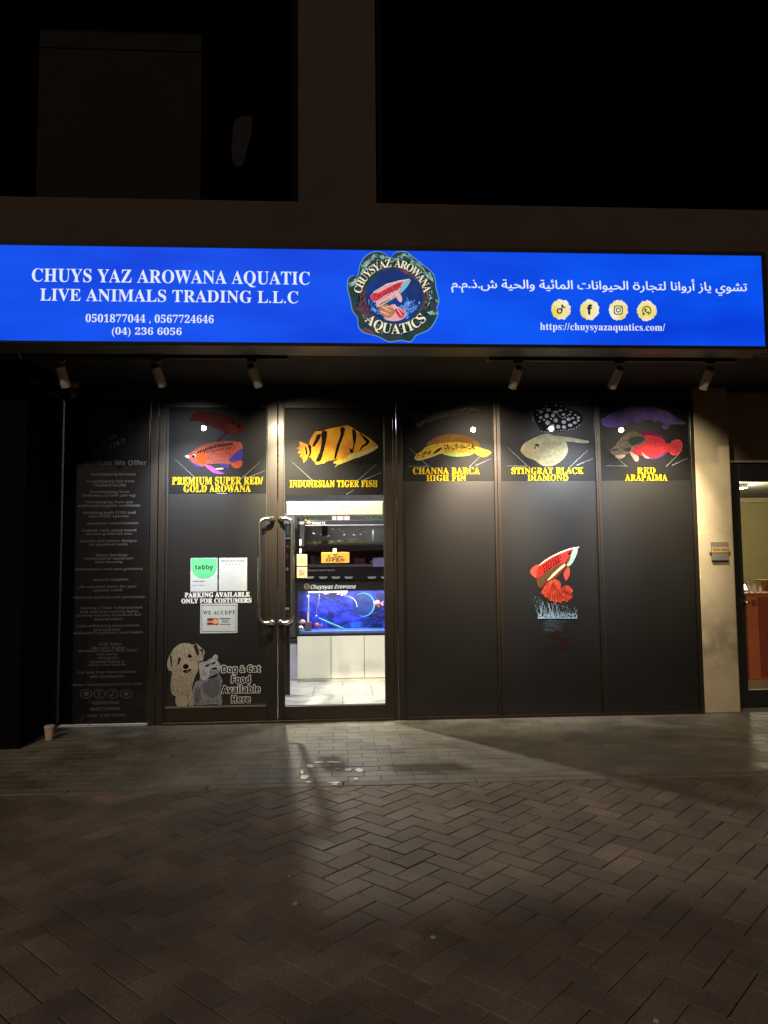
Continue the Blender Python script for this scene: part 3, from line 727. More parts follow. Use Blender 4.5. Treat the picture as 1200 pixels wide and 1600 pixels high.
SI.ell(bm, 630, 795, 20, 14, 0.003); SI.line(bm, (650,795), (650,745), 5, 5, 0.0036); SI.line(bm, (650,748), (680,765), 5, 5, 0.0042)
SI.ell(bm, 335, 780, 34, 26, 0.003); SI.ell(bm, 805, 780, 30, 24, 0.003)
flat('icons', bm, M_srl, sv)

# ------------------------------------------------------------------ doors
def handle(parent, X, dirx, z0, z1):
    """D-shaped pull bar standing off the stile on two necks"""
    bm = BM(); r = 0.016; y = -0.075; w_ = 0.10*dirx; c = 0.055
    pts = [(X, -0.012, z1), (X, y+0.03, z1)]
    pts += [Vector((X, y+0.03, z1)) + Vector((dirx*0.03*(1-math.cos(a)), -0.03*math.sin(a), 0)) for a in (R(30), R(60), R(90))]
    xe = X + w_
    pts += [(xe - dirx*c, y, z1)] + [(xe - dirx*c + dirx*c*math.sin(a), y, z1 - c + c*math.cos(a)) for a in (R(22), R(45), R(67), R(90))]
    pts += [(xe, y, z0 + c)] + [(xe - dirx*c + dirx*c*math.cos(a), y, z0 + c - c*math.sin(a)) for a in (R(22), R(45), R(67), R(90))]
    low = [Vector((X, y+0.03, z0)) + Vector((dirx*0.03*(1-math.cos(a)), -0.03*math.sin(a), 0)) for a in (R(90), R(60), R(30))]
    pts += low + [(X, y+0.03, z0), (X, -0.012, z0)]
    tube(bm, pts, r, 14)
    for z in (z0, z1): tube(bm, [(X, -0.020, z), (X, -0.030, z)], 0.024, 14)
    return obj('handle', bm, M_steel, parent, True)
def door(name, label, x0, x1, gx0, gx1, gz0, gz1, panemat):
    d = thing(name, label, 'door', ((x0+x1)/2, 0.02, 0.024), 'paired glazed shop doors')
    y0, y1 = -0.018, 0.045
    boxm('stile', x0, gx0, y0, y1, 0.026, ZT-0.002, M_bronze, d, 0.003); boxm('stile', gx1, x1, y0, y1, 0.026, ZT-0.002, M_bronze, d, 0.003)
    boxm('bottom_rail', gx0+0.0005, gx1-0.0005, y0+0.002, y1, 0.026, gz0, M_bronze, d, 0.003); boxm('top_rail', gx0+0.0005, gx1-0.0005, y0+0.002, y1, gz1, ZT-0.002, M_bronze, d, 0.003)
    bm = BM(); g = 0.008
    box(bm, gx0+0.0005, gx0+g, y0+0.004, y0+0.02, gz0+.001, gz1-.001); box(bm, gx1-g, gx1-0.0005, y0+0.004, y0+0.02, gz0+.001, gz1-.001)
    obj('gasket', bm, M_gasket, d)
    boxm('pane', gx0+0.001, gx1-0.001, 0.0, 0.010, gz0+0.001, gz1-0.001, panemat, d)
    return d
ld = door('glass_door', 'left door leaf covered in black film with stickers and steel pull handle', -1.474, -0.543, -1.462, -0.628, 0.140, 2.640, M_film)
rd = door('glass_door', 'right door leaf of clear glass showing the lit aquarium shop inside', -0.537, 0.438, -0.487, 0.362, 0.133, 2.640, M_glass)
handle(ld, -0.585, -1, 0.825, 1.690); handle(rd, -0.515, 1, 0.825, 1.690)
boxm('rail_line', -1.455, -0.64, -0.0245, -0.0165, 0.146, 0.152, M_steel, ld)

# ------------------------------------------------------------------ fish posters
M_title = ink('yellow_print', 255, 222, 40, 0.30)
M_streak = ink('pale_streak_print', 170, 175, 178, 0.22)
M_kink = ink('black_print', 14, 13, 12, 0.4)
M_eyew = ink('white_print', 235, 235, 235, 0.3)
def poster(label, x0, x1, zb, zt, title, yoff=0.0):
    """title: list of (text, x0, x1, ytop, ybottom) in photo pixels"""
    p = thing('fish_poster', label, 'poster', ((x0+x1)/2, 0, zb), 'fish posters on the shopfront')
    boxm('sheet', x0, x1, -0.0030, -0.0006, zb, zt, M_filmbk, p)
    bm = FB(); bk = FB()
    for (tx, a, b, yt, yb) in title:
        pxtext(bm, serif(tx), a, b, yt, yb, 0.0, 0.0068, fat=0.030, sp=1.08)
    flat('lettering', bm, M_title, p)
    bm = FB(); W = x1-x0; H = 0.62
    def st(u0, v0, u1, v1, a, b):
        A = Vector((x0+u0*W, zb+v0*H)); B = Vector((x0+u1*W, zb+v1*H)); n = Vector((-(B-A).y, (B-A).x)).normalized()
        flatface(bm, [A+n*a, B+n*b, B-n*b, A-n*a], -0.0038)
    st(0.07, 0.47, 0.29, 0.19, 0.0012, 0.0035); st(0.93, 0.43, 0.73, 0.19, 0.0012, 0.0035)
    st(0.06, 0.205, 0.30, 0.20, 0.001, 0.0035); st(0.98, 0.31, 0.80, 0.21, 0.0012, 0.0045); st(0.70, 0.07, 0.62, 0.01, 0.001, 0.0035)
    flat('streaks', bm, M_streak, p)
    return p
def part(p, name, crop, mt, dy, polys=(), ells=(), lines=(), smooth=True):
    bm = FB(); k = 0
    for a in polys: crop.poly(bm, a, dy + k*0.00005, smooth); k += 1
    for a in ells: crop.ell(bm, *a[:4], dy + k*0.00003, 14, 0.06, a[4] if len(a) > 4 else 0); k += 1
    for a in lines: crop.line(bm, *a, dy + k*0.00003); k += 1
    return flat(name, bm, mt, p)
ZP = 2.66
# 1 red arowanas
p = poster('poster of two red arowanas on the black door, yellow PREMIUM SUPER RED title', -1.460, -0.630, 1.912, 2.638, [('PREMIUM SUPER RED/', 269, 411, 745, 757.5), ('GOLD AROWANA', 287, 392, 757.8, 769.2)])
c = Crop(255, 630, 7.2727, 0.0)
part(p, 'fish', c, fishmat('dark_red_fish', tuple(0.262*x for x in S(150,50,38)), tuple(0.262*x for x in S(95,40,35)), tuple(0.262*x for x in S(40,14,14)), 55), 0.0042,
     [[(300,200),(360,110),(450,92),(560,95),(660,115),(760,150),(850,205),(935,275),(900,320),(850,350),(760,352),(690,330),(640,300),(560,275),(480,240),(400,205)], [(720,352),(640,428),(590,445),(650,390),(690,350)]])
part(p, 'fish_gill', c, ink('dull_red_print', 165, 60, 40, 0.221), 0.0050, [[(722,260),(775,228),(842,268),(838,325),(770,346),(735,310)]])
part(p, 'fish_eye', c, M_kink, 0.0054, [], [(858,268,17,16), (790,222,16,12)])
part(p, 'fish', c, fishmat('red_fish', tuple(0.312*x for x in S(225,105,80)), tuple(0.300*x for x in S(190,110,95)), tuple(0.262*x for x in S(90,35,35)), 62), 0.0058,
     [[(246,606),(285,580),(370,530),(450,480),(540,450),(640,436),(760,432),(850,438),(898,462),(905,560),(892,650),(850,690),(780,690),(740,700),(690,690),(620,688),(560,692),(500,700),(440,724),(380,714),(330,676),(295,636)]])
part(p, 'fish_tail', c, ink('purple_print', 95, 70, 190, 0.247), 0.0062, [[(830,560),(902,520),(896,640),(850,660),(790,670),(745,645),(790,600)], [(640,690),(700,690),(755,715),(735,738),(690,722)], [(300,650),(360,690),(440,720),(400,728),(340,695)]])
part(p, 'fish_fin', c, ink('orange_print', 235, 105, 70, 0.260), 0.0064, [[(772,695),(830,662),(892,655),(903,690),(870,732),(815,738)]])
part(p, 'fish_fin', c, ink('pink_violet_print', 205, 110, 215, 0.260), 0.0064, [[(470,705),(540,712),(600,750),(660,785),(700,800),(620,806),(550,778)]])
part(p, 'fish_gill', c, ink('bright_orange_print', 255, 95, 25, 0.288), 0.0064, [[(368,585),(425,552),(478,580),(496,650),(455,695),(410,670),(380,630)]])
part(p, 'fish_highlight', c, M_eyew, 0.0066, [[(600,742),(680,736),(675,752),(610,754)], [(248,602),(290,592),(300,625),(285,625)]], [(350,600,22,20)])
part(p, 'fish_eye', c, M_kink, 0.0068, [], [(346,604,17,17)] + [(402+i*27, 556-i*9+(i>8)*(i-8)*6, 9, 20, .35) for i in range(15)] + [(470+i*27, 560-i*5, 5, 12, .35) for i in range(12)])
part(p, 'small_print', c, M_eyew, 0.0045, [], [(620+i*24, 1026, 9, 5) for i in range(5)])
# 2 tiger fish
p = poster('poster of one golden black striped tiger fish on the clear door', -0.484, 0.359, 1.892, 2.638, [('INDONESIAN TIGER FISH', 452.5, 590, 750.5, 761.5)])
c = Crop(420, 600, 5.4545, 0.0)
Mg = fishmat('gold_fish', tuple(0.368*x for x in S(245,190,40)), tuple(0.349*x for x in S(215,125,55)), tuple(0.312*x for x in S(200,140,40)), 90, 7)
part(p, 'fish', c, Mg, 0.0044, [[(345,520),(355,470),(400,405),(470,372),(560,352),(640,347),(700,366),(760,405),(840,450),(926,522),(926,545),(850,592),(740,632),(680,645),(600,640),(520,655),(430,678),(395,670),(355,615)]])
part(p, 'fish_tail', c, Mg, 0.0046, [[(262,488),(300,505),(345,522),(375,540),(375,610),(345,628),(325,645),(298,672),(290,640),(262,622),(270,600),(246,585),(262,565),(242,545),(264,530)]], smooth=False)
part(p, 'fish_fin', c, ink('yellow_fin_print', 250, 215, 90, 0.288), 0.0048, [[(600,640),(690,632),(720,640),(640,672),(590,690),(560,712),(580,682),(548,672)], [(400,672),(470,655),(480,672),(410,686)]])
part(p, 'fish_fin', c, ink('brown_fin_print', 90, 50, 20, 0.205), 0.0050, [[(400,398),(470,372),(560,346),(620,342),(660,352),(600,365),(520,380),(450,402)]])
part(p, 'fish_belly', c, ink('pale_gold_print', 245, 230, 150, 0.288), 0.0051, [[(690,600),(800,575),(900,530),(928,545),(850,592),(740,634),(670,640)]])
part(p, 'fish_stripe', c, M_kink, 0.0054, [[(450,412),(490,400),(496,440),(470,560),(440,655),(400,655),(430,590),(450,500)], [(610,376),(646,372),(640,430),(600,540),(572,632),(558,626),(580,520),(610,440)],
     [(712,388),(738,400),(746,460),(728,530),(716,585),(695,586),(690,548),(710,556),(720,510),(714,450)], [(770,418),(832,460),(858,490),(838,520),(802,540),(772,572),(790,530),(822,508),(824,490)],
     [(410,438),(445,428),(432,470),(388,532),(372,526),(398,470)], [(332,520),(362,530),(358,600),(325,645),(345,590)], [(308,535),(322,545),(330,600),(318,600)]], [(905,527,6,4)])
part(p, 'fish_fin_edge', c, M_kink, 0.0053, [], [], [((246+i*3-(i>4)*(i-4)*2, 525+i*14), (290+i*3, 540+i*10), 2.2, 1) for i in range(9)])
# 3 snakehead
p = poster('poster of a yellow snakehead below a dark one, CHANNA BARCA HIGH FIN title', 0.522, 1.310, 2.012, 2.690, [('CHANNA BARCA', 645, 749.5, 730.5, 741.2), ('HIGH FIN', 666, 728, 742, 752)])
c = Crop(620, 630, 7.5, 0.0)
part(p, 'fish', c, fishmat('dark_grey_fish', tuple(.42*x for x in S(135,140,135)), tuple(.40*x for x in S(105,80,65)), tuple(.3*x for x in S(45,45,45)), 40), 0.0042,
     [[(320,135),(400,112),(520,95),(640,85),(760,60),(880,52),(960,78),(1012,150),(950,100),(880,90),(800,120),(690,150),(560,165),(460,200),(380,225),(330,220)]])
part(p, 'fish_tail', c, fishmat('dark_green_tail', tuple(.60*x for x in S(140,150,120)), tuple(.50*x for x in S(95,105,80)), tuple(.3*x for x in S(30,32,28)), 60), 0.0044, [[(168,145),(200,105),(280,106),(322,160),(332,222),(268,288),(232,270),(196,205)]])
part(p, 'tail_rays', c, M_kink, 0.0046, [], [], [((322,180),(185+i*3,130+i*24),1.5,3) for i in range(6)])
part(p, 'fish_highlight', c, ink('dim_orange_print', 125, 70, 45, 0.205), 0.0048, [[(750,120),(800,85),(860,60),(850,85),(800,110)], [(930,80),(980,105),(1012,150),(975,120)]])
part(p, 'fish_fin', c, fishmat('brown_dorsal_print', tuple(0.312*x for x in S(175,125,50)), tuple(0.300*x for x in S(130,95,50)), tuple(0.300*x for x in S(120,85,40)), 30), 0.0050,
     [[(345,495),(380,450),(470,395),(580,368),(700,364),(820,385),(910,425),(972,485),(950,500),(820,480),(640,470),(470,480)]])
part(p, 'fish_fin', c, fishmat('mint_fin_print', tuple(0.312*x for x in S(185,225,130)), tuple(0.312*x for x in S(190,215,100)), tuple(0.300*x for x in S(130,160,80)), 50), 0.0050, [[(540,590),(640,570),(890,565),(885,598),(800,622),(680,626),(590,614)]])
part(p, 'fish', c, fishmat('yellow_snakehead', tuple(0.368*x for x in S(225,200,70)), tuple(0.349*x for x in S(215,160,60)), tuple(0.300*x for x in S(95,85,35)), 60), 0.0056,
     [[(205,640),(230,600),(290,560),(350,510),(440,482),(560,466),(700,456),(820,470),(900,496),(945,530),(930,565),(880,582),(760,582),(640,582),(520,592),(430,622),(330,655),(250,672),(215,660)]])
part(p, 'fish_tail', c, fishmat('yellow_tail_print', tuple(0.368*x for x in S(225,215,90)), tuple(0.349*x for x in S(180,160,60)), tuple(0.300*x for x in S(90,85,35)), 50), 0.0058, [[(925,510),(1000,530),(1100,568),(1092,600),(1020,636),(950,612),(900,572)]])
part(p, 'fish_marks', c, ink('dark_olive_print', 70, 60, 20, 0.239), 0.0062, [[(360,590),(400,545),(380,600)], [(420,600),(470,540),(530,520),(500,560)], [(300,600),(350,560),(340,590)]], [(252,612,9,8), (310,622,14,6,.2)] + [(560+random.uniform(0,350), 480+random.uniform(0,60), random.uniform(4,12), random.uniform(4,9), random.random()*3) for _ in range(44)])
part(p, 'fish_edge', c, ink('cream_print', 225, 220, 160, 0.274), 0.0060, [[(212,650),(300,648),(420,612),(500,592),(430,624),(330,657),(250,674)]])
# 4 stingrays
p = poster('poster of a pale stingray below a white spotted black one', 1.376, 2.204, 2.012, 2.690, [('STINGRAY BLACK', 799, 911.5, 730.5, 740.8), ('DIAMOND', 824, 887.5, 741.2, 751.5)])
c = Crop(780, 620, 7.5, 0.0)
part(p, 'stingray', c, ink('ray_black_print', 18, 18, 22, 0.343), 0.0042, [[(378,185),(450,110),(545,80),(620,38),(690,52),(760,110),(860,150),(950,198),(978,258),(935,330),(850,382),(720,408),(600,418),(500,402),(430,300),(405,225)]])
sp_ = [(575,155,28,20),(487,178,25,18),(660,180,30,15),(555,225,25,25),(628,220,22,22),(485,243,22,17),(660,277,24,24),(567,305,28,27),(623,345,25,24),(688,352,24,24),(755,298,28,22),(757,357,24,20),(830,335,27,20),(812,265,26,18),(750,208,20,14),(885,305,24,17),(925,245,22,15),(925,280,15,12),(860,250,18,13),(715,160,25,12),(520,135,16,10),(660,100,20,12),(615,62,15,12),(655,62,10,10),(605,260,12,10),(575,380,20,14),(635,385,16,12),(445,155,14,9),(765,243,12,10),(800,225,10,8),(550,110,14,9),(825,208,14,9),(890,215,14,9),(838,178,14,8),(470,290,10,9),(525,272,16,10),(710,230,8,6),(690,212,7,5),(735,250,7,6),(720,108,9,7),(780,150,10,6),(440,215,9,7)]
edge_ = [(500+i*31, 405+10*math.sin(i*.6)-(max(0,i-7))**1.9*1.9, 8, 5) for i in range(15)] + [(385+i*3, 185+i*26, 8, 6) for i in range(5)] + [(400+i*24, 130-i*10, 7, 5) for i in range(7)]
part(p, 'stingray_spots', c, ink('ray_white_print', 215, 215, 215, 0.288), 0.0048, [], sp_ + edge_)
part(p, 'stingray', c, mat('ray_pale_print', tuple(0.188*x for x in S(225,215,170)), .5, tuple(0.168*x for x in S(195,190,150)), 14, coat=.45, coatr=.02, spec=.06), 0.0056,
     [[(248,625),(290,550),(380,495),(480,452),(560,434),(620,450),(655,468),(700,540),(770,520),(800,600),(795,660),(740,740),(660,795),(580,816),(500,806),(420,750),(330,715),(275,672)], [(640,466),(720,464),(840,480),(950,500),(1040,518),(1042,540),(960,542),(820,526),(740,528),(680,540)]])
rg = []
bm = FB()
for (x, y) in [(525,545),(585,545),(510,630),(575,640),(640,600),(480,695),(530,718),(590,700),(645,665),(690,620),(700,560),(600,590),(560,770),(620,755),(680,700),(430,655),(640,545),(740,600),(725,655)]:
    for i in range(14):
        a0, a1 = 2*math.pi*i/14, 2*math.pi*(i+1)/14; r0, r1 = 15, 21
        flatface(bm, [c.p(x+r0*math.cos(a0), y+r0*math.sin(a0)), c.p(x+r1*math.cos(a0), y+r1*math.sin(a0)), c.p(x+r1*math.cos(a1), y+r1*math.sin(a1)), c.p(x+r0*math.cos(a1), y+r0*math.sin(a1))], -0.0062)
flat('stingray_rings', bm, ink('grey_beige_print', 150, 150, 115, 0.247), p)
part(p, 'stingray_eye', c, ink('dark_grey_print', 70, 65, 55, 0.205), 0.0064, [], [(437,566,24,14,-.3),(418,600,14,9,-.3),(455,580,8,12)])
# 5 arapaima
p = poster('poster of a red tailed arapaima below a purple one, RED ARAPAIMA title', 2.254, 3.050, 2.012, 2.690, [('RED', 995, 1023.5, 730.5, 740.3), ('ARAPAIMA', 976, 1042.5, 741, 751.5)])
c = Crop(930, 620, 7.06, 0.0)
part(p, 'fish', c, fishmat('purple_fish', tuple(.55*x for x in S(110,90,165)), tuple(.5*x for x in S(80,52,115)), tuple(.4*x for x in S(60,48,100)), 60), 0.0042,
     [[(68,245),(115,230),(200,180),(290,150),(380,112),(500,110),(640,120),(760,150),(860,205),(920,250),(992,285),(985,304),(880,302),(830,296),(770,298),(700,278),(640,256),(540,262),(470,295),(400,275),(300,330),(180,340),(75,312)], [(830,296),(800,345),(780,360),(728,332),(770,300)]])
part(p, 'fish_highlight', c, ink('lilac_print', 150, 135, 175, 0.205), 0.0046, [[(820,225),(850,215),(845,280),(990,290),(880,304),(830,300)], [(640,230),(665,225),(660,275),(640,275)], [(110,225),(200,175),(210,185),(120,240)]])
part(p, 'fish_fin', c, ink('magenta_print', 155, 40, 110, 0.233), 0.0050, [[(475,385),(560,384),(680,408),(745,438),(775,490),(740,482),(640,450),(540,430)]])
part(p, 'fish_fin', c, ink('violet_fin_print', 95, 75, 175, 0.247), 0.0050, [[(580,680),(650,648),(775,612),(775,640),(700,682),(630,692)]])
part(p, 'fish', c, fishmat('scarlet_fish', tuple(0.349*x for x in S(240,70,70)), tuple(0.332*x for x in S(215,55,80)), tuple(0.262*x for x in S(120,30,40)), 70), 0.0054,
     [[(380,600),(420,540),(500,490),(540,425),(660,436),(750,472),(775,512),(830,512),(895,480),(938,496),(948,560),(912,624),(870,638),(805,612),(772,612),(740,642),(660,672),(590,680),(540,655),(480,645),(430,620)]])
part(p, 'fish_head', c, fishmat('grey_head_print', tuple(0.188*x for x in S(160,145,130)), tuple(0.200*x for x in S(195,175,150)), tuple(0.137*x for x in S(80,75,70)), 45), 0.0058,
     [[(165,602),(180,570),(222,538),(260,480),(320,420),(390,388),(460,390),(530,430),(565,480),(530,520),(460,545),(420,580),(380,612),(340,636),(230,650),(178,628)]])
part(p, 'fish_gill', c, ink('slate_print', 80, 85, 88, 0.233), 0.0061, [[(360,480),(430,440),(520,440),(550,475),(500,505),(420,540),(385,530)], [(310,580),(380,560),(390,595),(345,605)], [(175,590),(230,572),(250,585),(190,602)]])
part(p, 'fish_fin', c, ink('pale_pink_print', 225, 195, 185, 0.274), 0.0062, [[(375,602),(430,630),(472,655),(476,702),(440,716),(415,680),(392,645)], [(508,608),(555,648),(598,675),(562,682),(528,652)], [(220,648),(330,640),(300,676),(250,682)]])
part(p, 'fish_tail', c, ink('pink_rim_print', 235, 120, 130, 0.274), 0.0053, [[(830,508),(895,474),(944,490),(956,560),(918,630),(870,645),(820,618)]])

# leaping fish decal
p = thing('fish_decal', 'leaping red arowana with blue water splash on the black pane below STINGRAY', 'decal', (1.8, 0, 0.9))
c = Crop(790, 820, 6.6667, 0.0)
Mdr = fishmat('deep_red_print', tuple(.62*x for x in S(205,45,35)), tuple(.6*x for x in S(170,40,30)), tuple(.4*x for x in S(55,15,12)), 75)
K2 = 0.60
part(p, 'fish_fin', c, ink('coral_fin_print', 215, 75, 60, K2), 0.0028, [[(256,482),(290,436),(352,414),(360,470),(330,555),(272,522)], [(605,505),(650,440),(668,475),(660,530),(626,582)]])
part(p, 'fish_tail', c, fishmat('orange_red_tail', tuple(K2*x for x in S(220,85,50)), tuple(K2*x for x in S(180,55,40)), tuple(.5*x for x in S(110,30,22)), 25), 0.0030,
     [[(366,712),(385,672),(400,650),(418,618),(440,598),(470,574),(500,566),(540,574),(568,600),(576,632),(570,662),(596,646),(628,630),(662,640),(690,672),(700,690),(684,716),(698,740),(686,770),(652,790),(640,808),(612,792),(592,794),(572,818),(548,802),(520,812),(492,792),(464,794),(436,764),(408,752),(392,728)]])
part(p, 'fish_body', c, fishmat('maroon_body_print', tuple(.7*x for x in S(120,45,30)), tuple(.7*x for x in S(85,55,35)), tuple(.5*x for x in S(40,18,12)), 80), 0.0034, [[(768,234),(700,238),(600,270),(480,325),(385,388),(335,445),(318,550),(338,650),(378,655),(440,592),(520,560),(580,500),(640,440),(692,390),(732,320),(748,262)]])
part(p, 'fish_side', c, Mdr, 0.0038, [[(700,246),(600,276),(480,332),(388,394),(340,450),(322,556),(400,520),(500,455),(590,400),(650,345),(700,262)]])
part(p, 'fish_back', c, ink('cream_back_print', 235, 205, 185, K2), 0.0040, [[(768,232),(700,238),(600,269),(480,324),(385,386),(345,428),(390,398),(480,340),(600,287),(690,254),(745,248)]])
part(p, 'fish_gill', c, ink('vivid_red_print', 235, 55, 45, K2), 0.0042, [[(560,318),(612,285),(655,278),(668,300),(640,352),(602,405),(572,392)]])
part(p, 'fish_belly', c, ink('brown_belly_print', 92, 62, 38, K2), 0.0042, [[(330,565),(450,470),(575,400),(590,420),(520,480),(440,570),(355,655),(338,640)]])
part(p, 'fish_jaw', c, ink('jade_jaw_print', 150, 190, 165, K2), 0.0044, [[(636,420),(668,360),(700,262),(748,250),(735,318),(692,400),(655,432)]])
part(p, 'fish_fin', c, ink('pale_cream_fin_print', 228, 205, 165, K2), 0.0048, [[(432,582),(500,500),(600,413),(620,424),(560,478),(490,545)]])
part(p, 'fish_tail_rays', c, ink('dark_coral_print', 130, 35, 25, .6), 0.0032, [], [], [((490,600),(430+i*28,790-abs(i-3)*8),2,5) for i in range(7)]+[((590,700),(620+i*16,640+i*22),1.5,3.5) for i in range(6)])
part(p, 'fish_marks', c, M_kink, 0.0050, [], [(395+r_*6+i*24, 430+r_*28-i*17, 5.5, 13, .5) for r_ in range(3) for i in range(8)] + [(668,290,10,14,.4), (652,302,12,8,.4), (610,322,5,5)])
part(p, 'fish_barbel', c, ink('red_barbel_print', 215, 90, 75, K2), 0.0052, [], [], [((742,250), (742,222), 3, 1.5), ((742,250), (770,232), 3, 1.5)])
bm = FB()
for _ in range(520):
    t_ = random.random(); x = random.uniform(335, 745); base = 975
    h = abs(random.gauss(0, 1))*(70 if x > 430 else 120)*(1.0 if x < 620 else 0.8)
    y = base - h - 6
    if y < 690: continue
    c.ell(bm, x - (40*h/120 if x < 430 else 0), y, random.uniform(1.0, 4)*(1.5 if y > 920 else .7), random.uniform(1.0, 4)*(1.2 if y > 920 else .9), 0.0052+random.uniform(0, .0004), 6, 0.35, random.random()*3)
for _ in range(26):
    x = random.uniform(350, 560); c.line(bm, (x, 970), (x+random.uniform(-70, 60), 970-random.uniform(40, 180)), 2.2, 0.8, 0.0050)
c.line(bm, (332,972), (745,972), 4, 3, 0.0057); c.line(bm, (335,970), (400,970), 7, 5, 0.0058)
flat('splash', bm, ink('splash_print', 165, 200, 225, K2), p)
bm = FB()
for k in range(22):
    y = 990+k*6; x = random.uniform(370, 480); c.line(bm, (x, y), (x+random.uniform(80, 240), y+random.uniform(-2, 2)), random.uniform(1, 2.5), .8, 0.0028)
flat('splash_reflection', bm, ink('blue_grey_print', 70, 90, 105, .7), p)
bm = FB()
for k in range(46):
    y = random.uniform(1060, 1310); x = random.uniform(410, 640)-(y-1060)*.1; c.line(bm, (x, y), (x+random.uniform(40, 150), y+random.uniform(-3, 3)), random.uniform(1, 3.5), .8, 0.0028+k*.00002)
flat('fish_reflection', bm, ink('maroon_print', 70, 30, 25, .6), p)

# pets decal
pd = thing('pet_decal', 'white poodle and grey cat sticker with Dog and Cat food lettering low on black door', 'decal', (-1.05, 0, 0.15))
c = Crop(250, 990, 7.06, 0.0)
def fur(name, a, b, dk, sc_=60): return mat(name, a, 0.7, b, sc_, detail=9, contrast=(.28, .72))
Mdog = fur('cream_fur_print', (.42, .36, .26), (.13, .105, .07), None, 110); Mcat = fur('grey_fur_print', (.27, .27, .29), (.05, .05, .06), None, 90)
part(pd, 'cat', c, Mcat, 0.0028, [[(412,318),(470,312),(540,280),(578,262),(600,232),(632,236),(642,262),(640,302),(668,340),(672,400),(655,445),(690,520),(672,600),(682,780),(600,776),(375,782),(362,640),(390,540),(440,500),(430,400)]])
part(pd, 'cat_face', c, fur('pale_fur_print', (.45,.45,.46), (.16,.16,.18), None, 100), 0.0033, [[(440,330),(520,300),(590,280),(650,330),(668,400),(600,400),(560,440),(520,500),(460,510),(440,420)], [(578,270),(605,234),(630,240),(632,275),(600,290)]])
part(pd, 'cat_body', c, fur('dark_fur_print', (.14,.14,.15), (.03,.03,.035), None, 100), 0.0032, [[(470,560),(530,520),(620,470),(660,500),(660,600),(640,680),(560,700),(490,650)], [(390,620),(440,600),(450,740),(385,760)]])
part(pd, 'cat_markings', c, M_kink, 0.0038, [[(500,348),(560,330),(612,308),(606,332),(560,350),(512,364)], [(560,395),(600,372),(640,385),(600,395)], [(470,300),(540,288),(500,306)], [(530,500),(600,455),(650,450),(600,480)]], [(560,420,6,16), (480,420,3,26,.3), (505,440,3,22,.2)])
part(pd, 'cat_eye', c, M_eyew, 0.0040, [], [(562,343,24,8,-.35)])
part(pd, 'dog', c, Mdog, 0.0042, [[(80,335),(92,270),(112,238),(150,170),(220,114),(300,104),(368,122),(398,108),(440,140),(492,196),(480,250),(470,300),(415,312),(422,400),(382,490),(356,580),(362,660),(378,790),(322,796),(312,710),(296,662),(302,796),(190,796),(180,700),(130,660),(118,560),(132,420),(96,405)]])
part(pd, 'dog_ear', c, ink('umber_print', 58, 50, 36, .8), 0.0048, [[(374,142),(398,112),(432,195),(418,245),(398,215)], [(112,250),(130,250),(132,370),(118,330)], [(440,180),(470,170),(478,215),(455,260),(470,215)]])
part(pd, 'dog_face', c, fur('light_fur_print', (.45,.39,.29), (.20,.165,.12), None, 110), 0.0046, [[(250,310),(310,290),(380,330),(400,390),(330,430),(270,420),(240,370)], [(180,700),(295,690),(300,795),(190,795)]])
part(pd, 'dog_eye', c, M_kink, 0.0052, [[(250,410),(300,395),(352,390),(330,420),(290,432)]], [(216,284,15,22,.3), (330,246,24,19,.2), (286,362,33,28), (205,320,8,20)])
part(pd, 'dog_tongue', c, ink('rose_print', 150, 75, 75, .7), 0.0056, [], [(310,412,20,10,-.2), (338,240,5,4)])
bm = FB(); bo = FB()
for (tx, xc, yt, yb, wd) in (('Dog & Cat', 377, 1039.5, 1053.5, 60), ('Food', 376.5, 1055.2, 1067.2, 29.5), ('Available', 376.5, 1070.4, 1082.6, 60), ('Here', 376.5, 1086.4, 1098, 29.5)):
    s_ = sans(tx)
    pxtext(bm, s_, xc-wd/2, xc+wd/2, yt, yb, 0.0, 0.0052, fat=0.012)
    pxtext(bo, s_, xc-wd/2, xc+wd/2, yt, yb, 0.0, 0.0040, ring=0.095)
flat('lettering_outline', bo, mat('white_sticker_print', (.62,.62,.62), .5), pd)
flat('lettering', bm, M_kink, pd)

# stickers on the black door
Mpap = paper('white_card', 232, 240, 240, .55); Mgreen = mat('green_print', (.06,.42,.20), .5, (.10,.50,.18), 5); Mdk = paper('dark_text_print', 25, 40, 40)
c = Crop(270, 860, 8.5714, 0.0)
def card(name, label, x0, x1, y0, y1):
    X0, Z1 = c.p(x0, (y0)); X1, Z0 = c.p(x1, y1)
    o = thing(name, label, 'sticker', ((X0+X1)/2, 0, Z0), 'stickers on the black door')
    boxm('card', X0, X1, -0.0026, -0.0006, Z0, Z1, Mpap, o); return o
o = card('sticker', 'white sticker with a green half disc and the word tabby on black door', 240, 598, 102, 548)
part(o, 'green_disc', c, Mgreen, 0.0034, [[(244,106),(594,106),(592,235),(575,285),(540,330),(480,365),(420,376),(350,365),(295,330),(262,285),(246,235)]], smooth=False)
bm = FB(); pxtext(bm, sans('tabby'), 270+298/8.5714, 270+540/8.5714, 860+188/8.5714, 860+272/8.5714, 0, .0042, off=0.0)
pxtext(bm, sans('shop now'), 270+268/8.5714, 270+430/8.5714, 860+404/8.5714, 860+424/8.5714, 0, .0034, fat=.03); flat('lettering', bm, Mdk, o)
bm = FB(); pxtext(bm, 'pay later', 270+268/8.5714, 270+438/8.5714, 860+456/8.5714, 860+474/8.5714, 0, .0034, off=.01); flat('small_print', bm, paper('grey_text_print', 130, 145, 145), o)
o = card('sticker', 'white review card with a row of small stars, right of the green sticker', 620, 994, 100, 540)
bm = FB(); pxtext(bm, sans('Review us on Google'), 270+652/8.5714, 270+962/8.5714, 860+128/8.5714, 860+154/8.5714, 0, .0034)
flat('lettering', bm, Mdk, o)
